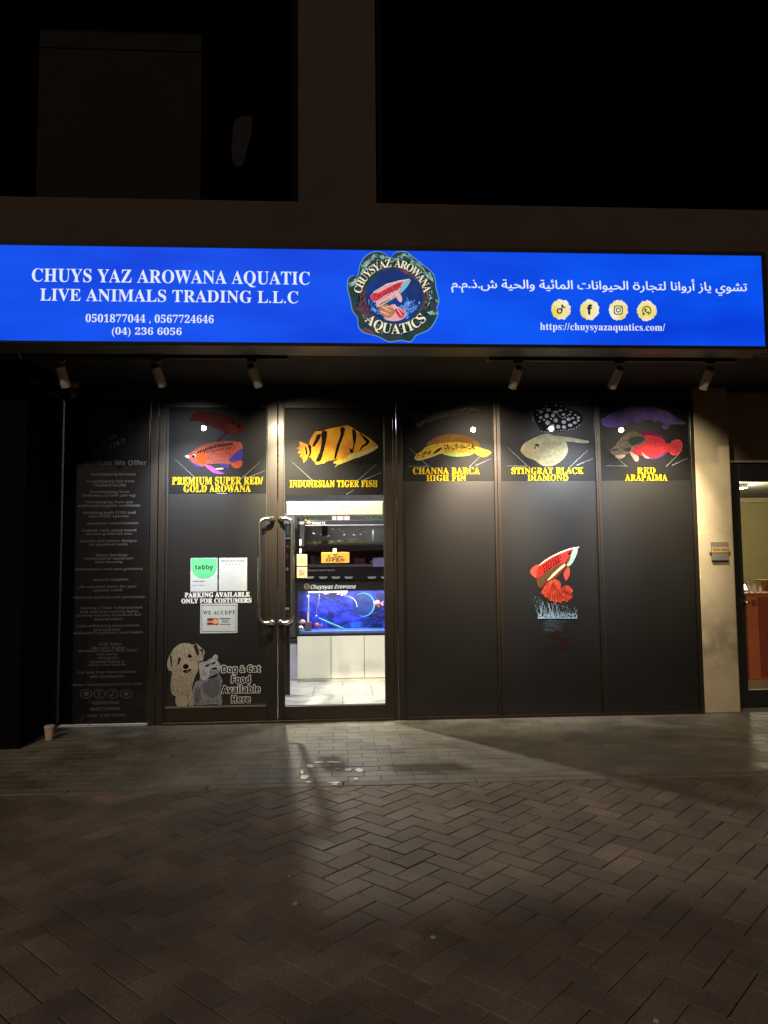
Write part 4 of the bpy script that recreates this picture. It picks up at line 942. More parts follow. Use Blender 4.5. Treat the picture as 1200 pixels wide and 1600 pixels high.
bm = FB()
for k in range(5):
    cx = 720+k*43
    flatface(bm, [c.p(cx+(11 if j % 2 == 0 else 5)*math.sin(j*math.pi/5), 184-(11 if j % 2 == 0 else 5)*math.cos(j*math.pi/5)) for j in range(10)], -0.0034)
flat('stars', bm, paper('grey_star_print', 120, 125, 125), o)
o = thing('parking_lettering', 'white PARKING AVAILABLE ONLY FOR COSTUMERS lettering on the black door', 'lettering', (-1.06, 0, 1.0))
bm = FB(); pxtext(bm, serif('PARKING AVAILABLE'), 288.5, 390.5, 925.2, 933.2, 0, .003, fat=.05, sp=1.06); pxtext(bm, serif('ONLY FOR COSTUMERS'), 283.5, 393, 934.6, 942.4, 0, .003, fat=.05, sp=1.06)
flat('lettering', bm, mat('white_letter_vinyl', (.70,.70,.70), .5), o)
o = card('sticker', 'white WE ACCEPT bank card sticker, lowest on the black door', 370, 866, 715, 1104)
bm = FB(); pxtext(bm, serif('WE ACCEPT'), 270+405/8.5714, 270+835/8.5714, 860+806/8.5714, 860+858/8.5714, 0, .0034, sp=1.1)
for a, b in (((390,735),(846,735)), ((846,735),(846,1086)), ((846,1086),(390,1086)), ((390,1086),(390,735))): c.line(bm, a, b, 2.5, 2.5, .0034)
flat('lettering', bm, Mdk, o)
bm = FB(); c.poly(bm, [(462,907),(612,907),(612,998),(462,998)], .0034, False); flat('card_logo', bm, paper('card_red_print', 150, 25, 20, .7), o)
bm = FB(); c.ell(bm, 572, 952, 40, 40, .0040, 20); flat('card_logo_disc', bm, paper('card_orange_print', 235, 160, 60, .7), o)
bm = FB(); pxtext(bm, sans('MasterCard'), 270+466/8.5714, 270+604/8.5714, 860+940/8.5714, 860+966/8.5714, 0, .0046, off=.01); flat('card_lettering', bm, paper('card_white_print', 240, 230, 225, .6), o)
bm = FB(); c.poly(bm, [(634,907),(772,907),(772,921),(634,921)], .0034, False); pxtext(bm, sans('VISA'), 270+658/8.5714, 270+748/8.5714, 860+934/8.5714, 860+966/8.5714, 0, .0034, shear=.3); flat('card_logo', bm, paper('card_blue_print', 40, 75, 150, .7), o)
bm = FB(); c.poly(bm, [(634,982),(772,982),(772,996),(634,996)], .0034, False); flat('card_logo', bm, paper('card_tan_print', 165, 150, 130, .6), o)

# ------------------------------------------------------------------ track spotlights under the sign
def track(label, x0, x1):
    o = thing('track_rail', label, 'track rail', ((x0+x1)/2, -0.93, 2.80), 'spotlight tracks under the sign')
    boxm('rail', x0, x1, -0.945, -0.912, 2.803, 2.834, M_black, o, 0.002)
    boxm('end_cap', x0-0.014, x0-0.0005, -0.946, -0.911, 2.801, 2.834, M_white, o, 0.002)
    boxm('end_cap', x1+0.0005, x1+0.012, -0.946, -0.911, 2.801, 2.834, M_grey, o, 0.002)
track('black spotlight track with white end cap under the left half of the sign', -2.29, -0.40)
track('black spotlight track with white end cap under the right half of the sign', 1.10, 2.98)
LAMPS = [(-2.015, (0.02, 0.10, -0.15), 0, (1, .9, .8), 'unlit grey track spotlight under the sign, above the dark services board'),
         (-1.338, (0.03, 0.10, -0.12), 190, (.92, .96, 1.0), 'grey track spotlight under the sign, above the black left door'),
         (-0.650, (0.055, 0.10, -0.145), 400, (1.0, .87, .60), 'grey track spotlight tilted to the clear door, nearest left of the round emblem'),
         (1.318, (-0.040, 0.10, -0.145), 460, (1.0, .82, .60), 'grey track spotlight nearest right of the round emblem, above the leaping fish side'),
         (2.088, (-0.035, 0.10, -0.125), 300, (.93, .96, 1.0), 'grey track spotlight between the stingray poster and the arapaima poster'),
         (2.785, (-0.03, 0.10, -0.150), 240, (1.0, .84, .58), 'grey track spotlight under the sign end, beside the cream pilaster')]
M_lens = emit('lamp_lens', (1.0, .93, .80), 160.0)
M_lensc = emit('lamp_lens_cool', (.92, .96, 1.0), 160.0)
M_lens0 = mat('unlit_lens', (.05, .05, .05), .2)
for (x, d, e, col, lb), ax_ in zip(LAMPS, (0, .06, .26, -.05, -.05, -.05)):
    base = Vector((x, -0.928, 2.80)); dv = Vector(d).normalized()
    o = thing('track_spotlight', lb, 'spotlight', base, 'track spotlights under the sign')
    boxm('adapter', x-0.035, x+0.035, -0.944, -0.913, 2.788, 2.802, M_black, o, .002)
    hin = base + Vector((0.012 if d[0] < 0 else -0.012, 0, -0.036))
    bm = BM(); tube(bm, [base + Vector((0.03 if d[0] < 0 else 0.03, 0, -0.012)), base + Vector((0.03, 0, -0.026)), hin + Vector((0, 0, 0.006)), hin], 0.006, 8); obj('arm', bm, M_steel, o)
    st_ = hin + dv*0.0
    bm = BM(); tube(bm, [st_ - dv*0.004, st_, st_ + dv*0.018, st_ + dv*0.020], [0.020, 0.026, 0.027, 0.027], 20); obj('neck', bm, M_black, o)
    bm = BM(); tube(bm, [st_ + dv*0.021, st_ + dv*0.024, st_ + dv*0.174, st_ + dv*0.176, st_ + dv*0.176, st_ + dv*0.166], [0.030, 0.0335, 0.0335, 0.033, 0.029, 0.028], 24, True); obj('body', bm, M_lampbody, o)
    end = st_ + dv*0.168
    bm = BM(); tube(bm, [end, end + dv*0.002], 0.0265, 20); obj('lens', bm, M_lens0 if not e else (M_lensc if col[2] > .9 else M_lens), o)
    if e:
        for (size, part_, ay_, az_) in ((R(100), 0.34, 0.73, -0.68), (R(60), 1.75, 0.69, -0.72)):             # the beam and its spill
            l = bpy.data.lights.new('spot', 'SPOT'); l.energy = e*part_; l.color = col; l.spot_size = size; l.spot_blend = 1.0; l.shadow_soft_size = 0.022
            lo = bpy.data.objects.new('spot', l); C.objects.link(lo); lo.location = end + dv*0.028
            aim = Vector((ax_, ay_, az_))
            lo.rotation_euler = (-aim).to_track_quat('Z', 'Y').to_euler()
            lo.parent = o; lo.matrix_parent_inverse = Matrix.Translation(-base)
# diagonal trim and small fitting on the left pier
boxm('soffit_trim', -2.334, -2.30, -0.94, 0.0, 2.80, 2.8345, M_pier, bld)
X, Z = at(113, 600, -0.25)
o = thing('wall_fitting', 'small grey round fitting on a bracket below the soffit by the left pier', 'fitting', (X, -0.25, Z))
bm = BM(); bmesh.ops.create_uvsphere(bm, u_segments=20, v_segments=12, radius=0.055, matrix=Matrix.Translation((X, -0.25, Z+0.0)) @ Matrix.Diagonal((1, .9, .75, 1))); obj('dome', bm, M_grey, o, True)
bm = BM(); tube(bm, [(X-0.0, -0.25, Z-0.035), (X+0.0, -0.25, Z-0.075), (X+0.025, -0.25, Z-0.10)], [.030, .022, .034], 14); obj('collar', bm, M_grey, o, True)
bm = BM(); tube(bm, [(X-.05, -0.25, Z), (-2.3345, -0.25, Z+.01)], .018, 10); obj('bracket', bm, M_grey, o)
# paper cup
X, Y = gnd(77, 1156)
o = thing('paper_cup', 'pale paper cup standing on the pavers by the dark left pier', 'cup', (X, Y, 0))
bm = BM(); tube(bm, [(X, Y, .002), (X, Y, .095)], [.027, .038], 24, True); obj('body', bm, mat('cup_paper', (.55,.42,.34), .7), o, False)
bm = BM(); tube(bm, [(X, Y, .0955), (X, Y, .100), (X, Y, .1005), (X, Y, .108)], [.040, .040, .036, .035], 24); obj('lid', bm, mat('cup_lid', (.6,.55,.5), .5), o)
# plate on the pilaster
c = Crop(1090, 830, 10.909, -0.012)
o = thing('wall_plate', 'small grey plate with a yellow lettered band on the cream pilaster', 'plate', (3.26, -0.012, 1.31))
X0, Z1 = c.p(220, 185); X1, Z0 = c.p(518, 492); Za = c.p(370, 270)[1]; Zb = c.p(370, 362)[1]
boxm('plate', X0, X1, -0.030, -0.0125, Z0, Z1, mat('plate_grey', (.25,.235,.2), .5, (.19,.18,.155), 12, metal=.2), o, .002)
boxm('band', X0-.004, X1+.004, -0.034, -0.0305, Zb, Za, mat('plate_yellow', (.50,.36,.16), .5), o)
bm = FB()
for k in range(14):                              # worn, unreadable characters
    if k == 6: continue
    c.poly(bm, [(246+k*19, 298+random.uniform(-3, 4)), (246+k*19+random.uniform(9, 14), 298), (246+k*19+12, 334+random.uniform(-3, 3)), (246+k*19+random.uniform(0, 3), 334)], 0.0232, False)
flat('lettering', bm, mat('plate_ink', (.12,.07,.03), .6), o)
bm = BM(); box(bm, X0-.014, X0-.0005, -0.028, -0.0125, Zb-.012, Zb+.004); box(bm, X1+.0005, X1+.016, -0.028, -0.0125, Zb-.012, Zb+.010); box(bm, X0+.004, X1, -0.034, -0.0125, Z0-.008, Z0-.0005); obj('clip', bm, mat('plate_clip', (.05,.04,.03), .6), o)

# ------------------------------------------------------------------ inside the aquarium shop
M_floor = None
def tilefloor(name, c, c2, size):
    mt, t, b = newmat(name)
    tc = t.nodes.new('ShaderNodeTexCoord')
    br = t.nodes.new('ShaderNodeTexBrick'); br.offset = 0.5; br.inputs['Scale'].default_value = 1.0
    br.inputs['Brick Width'].default_value = size; br.inputs['Row Height'].default_value = size; br.inputs['Mortar Size'].default_value = 0.004
    br.inputs['Color1'].default_value = (*c, 1); br.inputs['Color2'].default_value = (*[x*.95 for x in c], 1); br.inputs['Mortar'].default_value = (*c2, 1)
    t.links.new(tc.outputs['Object'], br.inputs['Vector'])
    n = t.nodes.new('ShaderNodeTexNoise'); n.inputs['Scale'].default_value = 2.5; n.inputs['Detail'].default_value = 9; n.inputs['Distortion'].default_value = 1.5
    t.links.new(tc.outputs['Object'], n.inputs['Vector'])
    mr = t.nodes.new('ShaderNodeMapRange'); mr.inputs[1].default_value = .45; mr.inputs[2].default_value = .6; mr.inputs[3].default_value = .82; mr.inputs[4].default_value = 1
    t.links.new(n.outputs['Fac'], mr.inputs[0])
    vm = t.nodes.new('ShaderNodeVectorMath'); vm.operation = 'SCALE'; t.links.new(br.outputs[0], vm.inputs[0]); t.links.new(mr.outputs[0], vm.inputs['Scale'])
    t.links.new(vm.outputs[0], b.inputs['Base Color']); b.inputs['Roughness'].default_value = 0.18
    return mt
struct(boxm('shop_floor', -2.33, 3.09, 0.072, 4.6, -0.025, 0.0, tilefloor('white_marble_tile', (.50, .52, .52), (.2, .2, .19), .6)))
M_iwall = mat('shop_wall_paint', (.10, .10, .12), .7)
boxm('shop_wall', -2.40, -2.335, 0.401, 4.7, 0.0, 2.834, M_iwall, bld); boxm('shop_wall', -2.334, 3.092, 4.61, 4.7, 0.0, 2.834, M_iwall, bld)
boxm('party_wall', 3.095, 3.41, 0.401, 6.0, 0.0, 2.834, M_iwall, bld)
boxm('shop_ceiling', -2.334, 3.092, 0.605, 4.609, 2.80, 2.834, mat('ceiling_paint', (.5, .5, .5), .8), bld)
boxm('door_head_panel', -1.47, 0.43, 0.075, 0.10, 2.05, 2.70, M_black, bld)

# ceiling downlight and two added panels that brighten the whole room
def lamp_area(name, parent, loc, sx, sy, e, col, rot=(0, 0, 0)):
    l = bpy.data.lights.new(name, 'AREA'); l.shape = 'RECTANGLE'; l.size = sx; l.size_y = sy; l.energy = e; l.color = col
    o = bpy.data.objects.new(name, l); C.objects.link(o); o.location = loc; o.rotation_euler = rot
    if parent: o.parent = parent; o.matrix_parent_inverse = Matrix.Translation(-abs_loc(parent))
    return o
o = thing('ceiling_downlight', 'round white downlight in the shop ceiling just inside the doors', 'ceiling light', (-0.63, 1.37, 2.72))
bm = BM(); tube(bm, [(-.63, 1.37, 2.799), (-.63, 1.37, 2.74)], .075, 24); obj('can', bm, M_white, o)
l = bpy.data.lights.new('downlight', 'POINT'); l.energy = 330; l.color = (1.0, .93, .78); l.shadow_soft_size = .04
lo = bpy.data.objects.new('downlight', l); C.objects.link(lo); lo.location = (-.63, 1.37, 2.66); lo.parent = o; lo.matrix_parent_inverse = Matrix.Translation(-Vector(o.location))
for k, (x, y) in enumerate(((.25, 1.35), (1.7, 2.9))):
    o = thing('ceiling_panel_light', ['square white light panel in the shop ceiling before the aquarium', 'square white light panel deeper in the shop ceiling, to the right'][k], 'ceiling light', (x, y, 2.8), 'ceiling light panels')
    boxm('frame', x-.31, x+.31, y-.31, y+.31, 2.775, 2.799, M_white, o); boxm('diffuser', x-.29, x+.29, y-.29, y+.29, 2.770, 2.7745, emit('panel_light', (.95, 1, 1), 1.5), o)
    lamp_area('panel_light', o, (x, y, 2.765), .56, .56, 26 if k == 0 else 15, (.90, .97, 1.0))

# cabinet
CY = 2.10
M_cab = mat('white_laminate', (.76, .75, .68), .42, (.72, .71, .64), 3)
M_cabg = mat('shadow_gap', (.06, .055, .05), .7)
xL = at(465, 1030, CY)[0]; x1 = at(517, 1030, CY)[0]; x2 = at(569, 1030, CY)[0]; dW = x2-x1
zt = at(530, 993, CY)[1]; zb = at(530, 1060, CY)[1]
cb = thing('aquarium_cabinet', 'white three door cabinet standing under the blue lit aquarium', 'cabinet', (xL+dW*1.5, CY+.3, 0))
boxm('carcass', xL+.004, xL+3*dW-.004, CY+.021, CY+.60, zb-.004, zt, M_cabg, cb)
boxm('plinth', xL+.01, xL+3*dW-.01, CY+.012, CY+.55, .001, zb-.005, M_cab, cb)
for k in range(3): boxm('door', xL+k*dW+.003, xL+(k+1)*dW-.003, CY, CY+.02, zb+.002, zt-.006, M_cab, cb, .002)
boxm('side_panel', xL-.002, xL+.0035, CY+.004, CY+.60, zb, zt, M_cab, cb)

# lower aquarium
xr = xL+3*dW; TZ0, TZ1 = at(530, 991.5, CY)[1], at(530, 923.5, CY)[1]
aq = thing('aquarium', 'large aquarium with glowing blue cloud and moon backdrop on the white cabinet', 'aquarium', (xL+dW*1.5, CY+.3, zt))
boxm('base_rim', xL, xr, CY+.002, CY+.56, zt+.001, zt+.022, M_black, aq)
boxm('front_glass', xL+.004, xr-.004, CY+.010, CY+.018, zt+.023, TZ1, M_glass, aq)
boxm('side_glass', xL+.004, xL+.010, CY+.020, CY+.50, zt+.023, TZ1, M_glass, aq); boxm('side_glass', xr-.010, xr-.004, CY+.020, CY+.50, zt+.023, TZ1, M_glass, aq)
hz1 = at(530, 909, CY)[1]
boxm('hood', xL, xr, CY+.004, CY+.56, TZ1+.001, hz1, M_black, aq)
boxm('light_bar', xL+.12, xL+.56, CY+.03, CY+.05, TZ1-.018, TZ1-.001, emit('tank_led', (.9, .95, 1.0), 3.0), aq)
bm = FB(); pxtext(bm, sans('Chuysyaz Arowana'), 485, 556, 913, 922, CY, -.002, off=.01, shear=.35)
flat('lettering', bm, mat('silver_letter', (.75, .8, .85), .4), aq)
bm = FB(); cc = Crop(440, 860, 6.6667, CY)
cc.ell(bm, 262, 375, 30, 32, -.002, 16); flat('badge', bm, mat('bronze_badge', (.35, .28, .16), .4), aq)
bm = FB(); x0_, z1_ = cc.p(246, 352); x1_, z0_ = cc.p(278, 398); addtext(bm, sans('S'), x0_, x1_, z0_, z1_, CY+.0005); flat('badge_letter', bm, M_black, aq)
# backdrop print: deep blue clouds under a ringed moon
BY = CY+.42
mt, t, b = newmat('cloud_backdrop'); b.inputs['Roughness'].default_value = .5
tc = t.nodes.new('ShaderNodeTexCoord'); mp = t.nodes.new('ShaderNodeMapping'); mp.inputs['Scale'].default_value = (1, 1, 1.5); t.links.new(tc.outputs['Object'], mp.inputs[0])
n = t.nodes.new('ShaderNodeTexNoise'); n.inputs['Scale'].default_value = 4.2; n.inputs['Detail'].default_value = 7; n.inputs['Distortion'].default_value = 1.1; t.links.new(mp.outputs[0], n.inputs['Vector'])
r = t.nodes.new('ShaderNodeValToRGB'); cr_ = r.color_ramp
cr_.elements[0].position = .36; cr_.elements[0].color = (.006, .008, .05, 1); cr_.elements[1].position = .78; cr_.elements[1].color = (.10, .16, .95, 1)
for p_, c_ in ((.48, (.010, .014, .12)), (.58, (.02, .03, .42)), (.66, (.04, .06, .75))): e = cr_.elements.new(p_); e.color = (*c_, 1)
t.links.new(n.outputs['Fac'], r.inputs[0]); t.links.new(r.outputs[0], b.inputs['Base Color'])
boxm('backdrop', xL+.012, xr-.012, BY, BY+.006, zt+.023, TZ1-.002, mt, aq)
# moon
kk = Crop(440, 860, 6.6667, BY)
bm = FB(); kk.ell(bm, 850, 565, 112, 118, .003, 40); flat('moon', bm, mat('moon_print', (.012, .025, .14), .5, (.02, .05, .2), 10), aq)
bm = FB()
for i in range(48):
    a0, a1 = math.radians(-125 + 240*i/48), math.radians(-125 + 240*(i+1)/48); q = []
    w0, w1 = [7*math.sin(math.pi*j/48)+1.5 for j in (i, i+1)]
    flatface(bm, [kk.p(850+(116-w0)*math.cos(a0), 565+(122-w0)*math.sin(a0)), kk.p(850+(116+w0*.6)*math.cos(a0), 565+(122+w0*.6)*math.sin(a0)), kk.p(850+(116+w1*.6)*math.cos(a1), 565+(122+w1*.6)*math.sin(a1)), kk.p(850+(116-w1)*math.cos(a1), 565+(122-w1)*math.sin(a1))], BY-.0045)
flat('moon_ring', bm, mat('cyan_ring_print', (.10, .50, .95), .5), aq)
bm = FB()
def bank(x, y, s_):
    for k in range(5):
        a_ = random.uniform(.9*math.pi, 1.2*math.pi); rad = s_*random.uniform(.7, 1.2); cx_, cy_ = x+k*s_*1.1+random.uniform(-8, 8), y+random.uniform(-20, 20)
        for i in range(10):
            a0, a1 = a_+math.pi*.75*i/10, a_+math.pi*.75*(i+1)/10; ww = 1+3*math.sin(math.pi*i/10); w2 = 1+3*math.sin(math.pi*(i+1)/10)
            flatface(bm, [kk.p(cx_+rad*math.cos(a0), cy_+rad*math.sin(a0)), kk.p(cx_+(rad-ww)*math.cos(a0), cy_+(rad-ww)*math.sin(a0)), kk.p(cx_+(rad-w2)*math.cos(a1), cy_+(rad-w2)*math.sin(a1)), kk.p(cx_+rad*math.cos(a1), cy_+rad*math.sin(a1))], BY-.0025-random.uniform(0, .0004))
for a in ((200, 540, 30), (330, 530, 34), (400, 590, 36), (520, 560, 34), (560, 640, 30), (640, 690, 34), (720, 750, 30), (860, 740, 34), (960, 690, 30), (1040, 620, 26), (420, 660, 30), (560, 740, 26), (980, 760, 24)): bank(*a)
flat('cloud_edges', bm, mat('cloud_light_print', (.09, .16, .95), .5, (.05, .05, .7), 12), aq)
bm = FB(); kk.poly(bm, [(640,780),(760,750),(850,740),(960,755),(1090,730),(1095,815),(640,815)], .0018); flat('horizon_glow', bm, mat('cyan_glow_print', (.02, .16, .80), .5, (.006, .012, .12), 7, contrast=(.42, .66)), aq)
boxm('gravel', xL+.012, xr-.012, CY+.022, BY-.004, zt+.023, zt+.045, mat('blue_gravel', (.12, .22, .6), .8, (.05, .1, .4), 90), aq)
lamp_area('tank_light', aq, ((xL+xr)/2, CY+.16, TZ1-.022), dW*2.6, .12, 9.0, (.80, .86, 1.0), (R(28), 0, 0))
# things in the tank
ka = Crop(440, 860, 6.6667, CY+.10)
X0, Z1 = ka.p(258, 420); X1, Z0 = ka.p(293, 745)
o = thing('filter_pipe', 'white vertical filter pipe with dark foot inside the aquarium, left end', 'pipe', ((X0+X1)/2, CY+.12, zt+.045))
bm = BM(); tube(bm, [((X0+X1)/2, CY+.12, Z0), ((X0+X1)/2-.002, CY+.12, Z1-.004)], .0115, 12); obj('pipe', bm, mat('pipe_white', (.8, .78, .8), .4), o, False)
boxm('foot', (X0+X1)/2-.035, (X0+X1)/2+.035, CY+.09, CY+.15, zt+.0455, Z0-.0005, mat('foot_dark', (.12, .08, .09), .6), o, .006)
Xa, Za = ka.p(385, 708); Xb, Zb = ka.p(640, 815)
o = thing('tube_heater', 'slanting turquoise tube heater lying in the aquarium', 'heater', (Xa, CY+.12, Za))
bm = BM(); tube(bm, [(Xa, CY+.12, Za), (Xb, CY+.10, max(Zb, zt+.058))], .011, 12); obj('tube', bm, mat('turquoise_glass', (.06, .45, .45), .3), o)
bm = BM(); Xc, Zc = ka.p(362, 685); Xd, Zd = ka.p(395, 435); bmesh.ops.create_uvsphere(bm, u_segments=12, v_segments=8, radius=.012, matrix=Matrix.Translation((Xc, CY+.12, Zc))); tube(bm, [(Xc, CY+.12, Zc), (ka.p(368, 600)[0], CY+.12, ka.p(368, 600)[1]), (ka.p(385, 560)[0], CY+.12, ka.p(385, 560)[1]), (Xd, CY+.12, min(Zd, TZ1-.004))], .003, 6); obj('cord', bm, mat('cord_pale', (.5, .5, .75), .5), o)
bm = BM(); tube(bm, [(ka.p(a_, b_)[0], CY+.25, ka.p(a_, b_)[1]) for a_, b_ in ((600, 450), (640, 475), (700, 485), (752, 508), (780, 550), (790, 600))], [.0018, .0018, .0022, .0035, .004, .005], 8)
tag(obj('air_hose', bm, mat('hose_pale', (.6, .5, .7), .4), None), 'pale curved air hose hanging in front of the backdrop moon', 'hose')
def fish3(name, label, px, py, ln, dirx, y, mt, grp):
    X, Z = Crop(440, 860, 6.6667, y).p(px, py)
    o = thing(name, label, 'fish', (X, y, Z), grp)
    bm = BM(); h = ln
    tube(bm, [(X+dirx*h*(.5-.68*u), y, Z+.004*math.sin(u*3)) for u in (0, .06, .2, .4, .6, .8, 1)], [.001, .13*h, .22*h, .26*h, .20*h, .10*h, .05*h], 12)
    for v_ in bm.verts: v_.co.y = y+(v_.co.y-y)*.5
    obj('body', bm, mt, o, True)
    def finm(nm, pts):
        b_ = BM(); f_ = [b_.verts.new((X+dirx*p[0]*h, y-.002, Z+p[1]*h)) for p in pts]; g_ = [b_.verts.new((X+dirx*p[0]*h, y+.002, Z+p[1]*h)) for p in pts]
        b_.faces.new(f_); b_.faces.new(g_[::-1])
        for k in range(len(pts)): b_.faces.new((f_[k], f_[(k+1) % len(pts)], g_[(k+1) % len(pts)], g_[k]))
        obj(nm, b_, mt, o)
    finm('tail', [(-.16, .04), (-.34, .20), (-.50, .26), (-.42, .05), (-.50, -.20), (-.34, -.16), (-.16, -.04)]); finm('fin', [(.22, .20), (.08, .36), (-.10, .30), (-.05, .15)]); finm('fin', [(.10, -.20), (.0, -.34), (-.10, -.28), (-.04, -.14)])
    return o
M_f1 = mat('coral_fish', (.85, .16, .14), .4, (.9, .4, .4), 60); M_f2 = mat('pale_pink_fish', (.85, .6, .6), .4, (.8, .4, .4), 60)
G = 'fish in the lower aquarium'
fish3('aquarium_fish', 'coral red fish swimming low beside the turquoise tube heater', 385, 780, .10, -1, CY+.20, M_f1, G)
fish3('aquarium_fish', 'coral red fish right of the backdrop moon in the blue aquarium', 1010, 555, .12, -1, CY+.22, M_f1, G)
fish3('aquarium_fish', 'red fish at the top of the blue aquarium, near the left light strip', 460, 438, .07, -1, CY+.2, M_f1, G)
fish3('aquarium_fish', 'pale pink fish near the water surface above the slanting heater', 628, 440, .11, 1, CY+.2, M_f2, G)
fish3('aquarium_fish', 'pale pink fish hovering beside the filter pipe foot', 205, 745, .09, 1, CY+.08, M_f2, G)
X, Z = ka.p(200, 805)
o = thing('skull_ornament', 'small white skull ornament with dark eyes in the aquarium corner', 'ornament', (X, CY+.07, zt+.045))
bm = BM(); bmesh.ops.create_uvsphere(bm, u_segments=14, v_segments=10, radius=.034, matrix=Matrix.Translation((X, CY+.07, zt+.078))); obj('skull', bm, M_white, o, True)
boxm('jaw', X-.018, X+.018, CY+.045, CY+.085, zt+.0455, zt+.062, M_white, o, .004)
for s_ in (-1, 1):
    bm = BM(); bmesh.ops.create_uvsphere(bm, u_segments=10, v_segments=8, radius=.010, matrix=Matrix.Translation((X+s_*.012, CY+.038, zt+.082))); obj('eye_socket', bm, M_black, o)

# shelf rack carrying the upper tank and the hood lights
rk = thing('shelf_rack', 'black shelf rack over the aquarium with a row of small hood lights', 'rack', (xL+dW*1.5, CY+.3, hz1))
zA, zB, zC, zD = at(530, 886, CY)[1], at(530, 882, CY)[1], at(530, 860, CY)[1], at(530, 853, CY)[1]
boxm('light_hood', xL, xr, CY+.03, CY+.55, hz1+.002, zA, mat('hood_dark', (.018, .016, .028), .4), rk, .004)
boxm('shelf', xL, xr, CY+.015, CY+.55, zA+.001, zB, mat('shelf_grey', (.16, .14, .2), .4), rk)
boxm('back_panel', xL, xr, CY+.50, CY+.51, zB+.001, zC-.001, mat('panel_violet', (.05, .045, .09), .5, (.10, .1, .16), 14), rk)
boxm('shelf', xL, xr, CY+.015, CY+.55, zC, zD-.001, mat('shelf_dark', (.025, .025, .035), .4), rk)
for xx in (xL-.031, xr+.001): boxm('post', xx, xx+.03, CY+.02, CY+.55, zt+.03, at(530, 806, CY)[1], M_black, rk)
M_led = mat('hood_lens', (.75, .77, .75), .4)
for px in (484, 505, 525, 545, 581, 602, 622):
    X, Z = at(px, 902.5, CY+.02); bm = BM()
    fr_ = [(-.052, .012), (.052, .012), (.034, -.012), (-.034, -.012)]
    A = [bm.verts.new((X+a_, CY+.016, Z+b_)) for a_, b_ in fr_]; B = [bm.verts.new((X+a_, CY+.029, Z+b_)) for a_, b_ in fr_]
    bm.faces.new(A); bm.faces.new(B[::-1])
    for k in range(4): bm.faces.new((A[k], A[(k+1) % 4], B[(k+1) % 4], B[k]))
    obj('hood_light', bm, M_led, rk)
bm = FB(); pxtext(bm, sans('Chuysyaz Arowana Aquatics'), 481, 523, 889.3, 893, CY+.03, .002, off=.01); flat('lettering', bm, M_led, rk)
# things on the open shelf
M_clear = glass('acrylic', (.75, .75, .9))
kb = Crop(440, 770, 6.6667, CY+.10)
for k, (a_, b_, lb, mt_) in enumerate((((755, 678), (870, 735), 'small framed red picture standing on the open rack shelf', mat('red_picture_print', (.45, .16, .18), .5, (.30, .20, .28), 40)), ((300, 655), (350, 740), 'narrow pale acrylic box on the open rack shelf, far left', mat('acrylic_pale', (.22, .22, .32), .3, (.1, .1, .2), 30)), ((360, 668), (470, 742), 'low grey acrylic tray on the open rack shelf beside the OPEN sign', mat('acrylic_grey', (.12, .12, .18), .3, (.05, .05, .1), 30)))):
    X0, Z1 = kb.p(*a_); X1, Z0 = kb.p(*b_); o = thing(['picture', 'acrylic_box', 'acrylic_tray'][k], lb, ['picture', 'box', 'tray'][k], ((X0+X1)/2, CY+.11, zB+.001))
    boxm('front', X0+.008, X1-.008, CY+.10, CY+.11, zB+.008, Z1-.008, mt_, o)
    bm = BM(); box(bm, X0, X0+.0075, CY+.096, CY+.14, zB+.002, Z1); box(bm, X1-.0075, X1, CY+.096, CY+.14, zB+.002, Z1); box(bm, X0+.008, X1-.008, CY+.096, CY+.14, zB+.002, zB+.0075); box(bm, X0+.008, X1-.008, CY+.096, CY+.14, Z1-.0075, Z1)
    obj('frame', bm, mat('frame_grey', (.14, .13, .18), .4), o)
X0, Z1 = Crop(440, 770, 6.6667, CY+.03).p(950, 678); X1, Z0 = Crop(440, 770, 6.6667, CY+.03).p(1130, 768)
o = thing('paper_notice', 'lilac paper notice taped to the rack front at the right door edge', 'notice', ((X0+X1)/2, CY, Z0))
bm = BM(); box(bm, X0, X1, CY+.004, CY+.010, Z0, Z1); obj('sheet', bm, mat('lilac_paper', (.42, .38, .85), .6, (.36, .33, .75), 9), o)
bm = FB(); k3 = Crop(440, 770, 6.6667, CY+.004); k3.poly(bm, [(920,715),(950,705),(950,730)], .001, False)
flat('torn_corner', bm, mat('lilac_corner', (.3, .4, .85), .6), o)

# upper tank
ut = thing('upper_tank', 'smaller dark planted fish tank marked TANK 17 on the rack top', 'aquarium', (0, CY+.3, zD))
ku = Crop(440, 770, 6.6667, CY+.03); UYY = CY+.03
X0, Z1 = ku.p(235, 285); X1 = xr; Z0 = zD
zw = ku.p(500, 338)[1]
boxm('top_rim', X0, X1, UYY, UYY+.42, zw+.006, Z1, mat('tank_rim', (.02, .02, .03), .4), ut, .004)
boxm('bottom_rim', X0, X1, UYY, UYY+.42, Z0, ku.p(500, 545)[1], M_black, ut, .004)
boxm('corner_post', X0, X0+.012, UYY+.001, UYY+.42, ku.p(500, 545)[1]+.001, zw+.005, M_black, ut)
boxm('glass_front', X0+.0125, X1, UYY+.006, UYY+.012, ku.p(500, 545)[1]+.001, zw-.003, M_glass, ut)
boxm('water_line', X0+.0125, X1, UYY+.003, UYY+.010, zw-.0025, zw+.0055, mat('water_line_grey', (.5, .52, .55), .3), ut)
boxm('tank_back', X0+.0125, X1, UYY+.38, UYY+.39, ku.p(500, 545)[1]+.001, zw-.003, mat('tank_back_print', (.085, .095, .11), .5, (.05, .055, .065), 7), ut)
xa, xb = ku.p(415, 400)[0], ku.p(478, 400)[0]; boxm('divider', xa, xb, UYY+.10, UYY+.37, ku.p(500, 545)[1]+.001, zw-.004, M_black, ut)
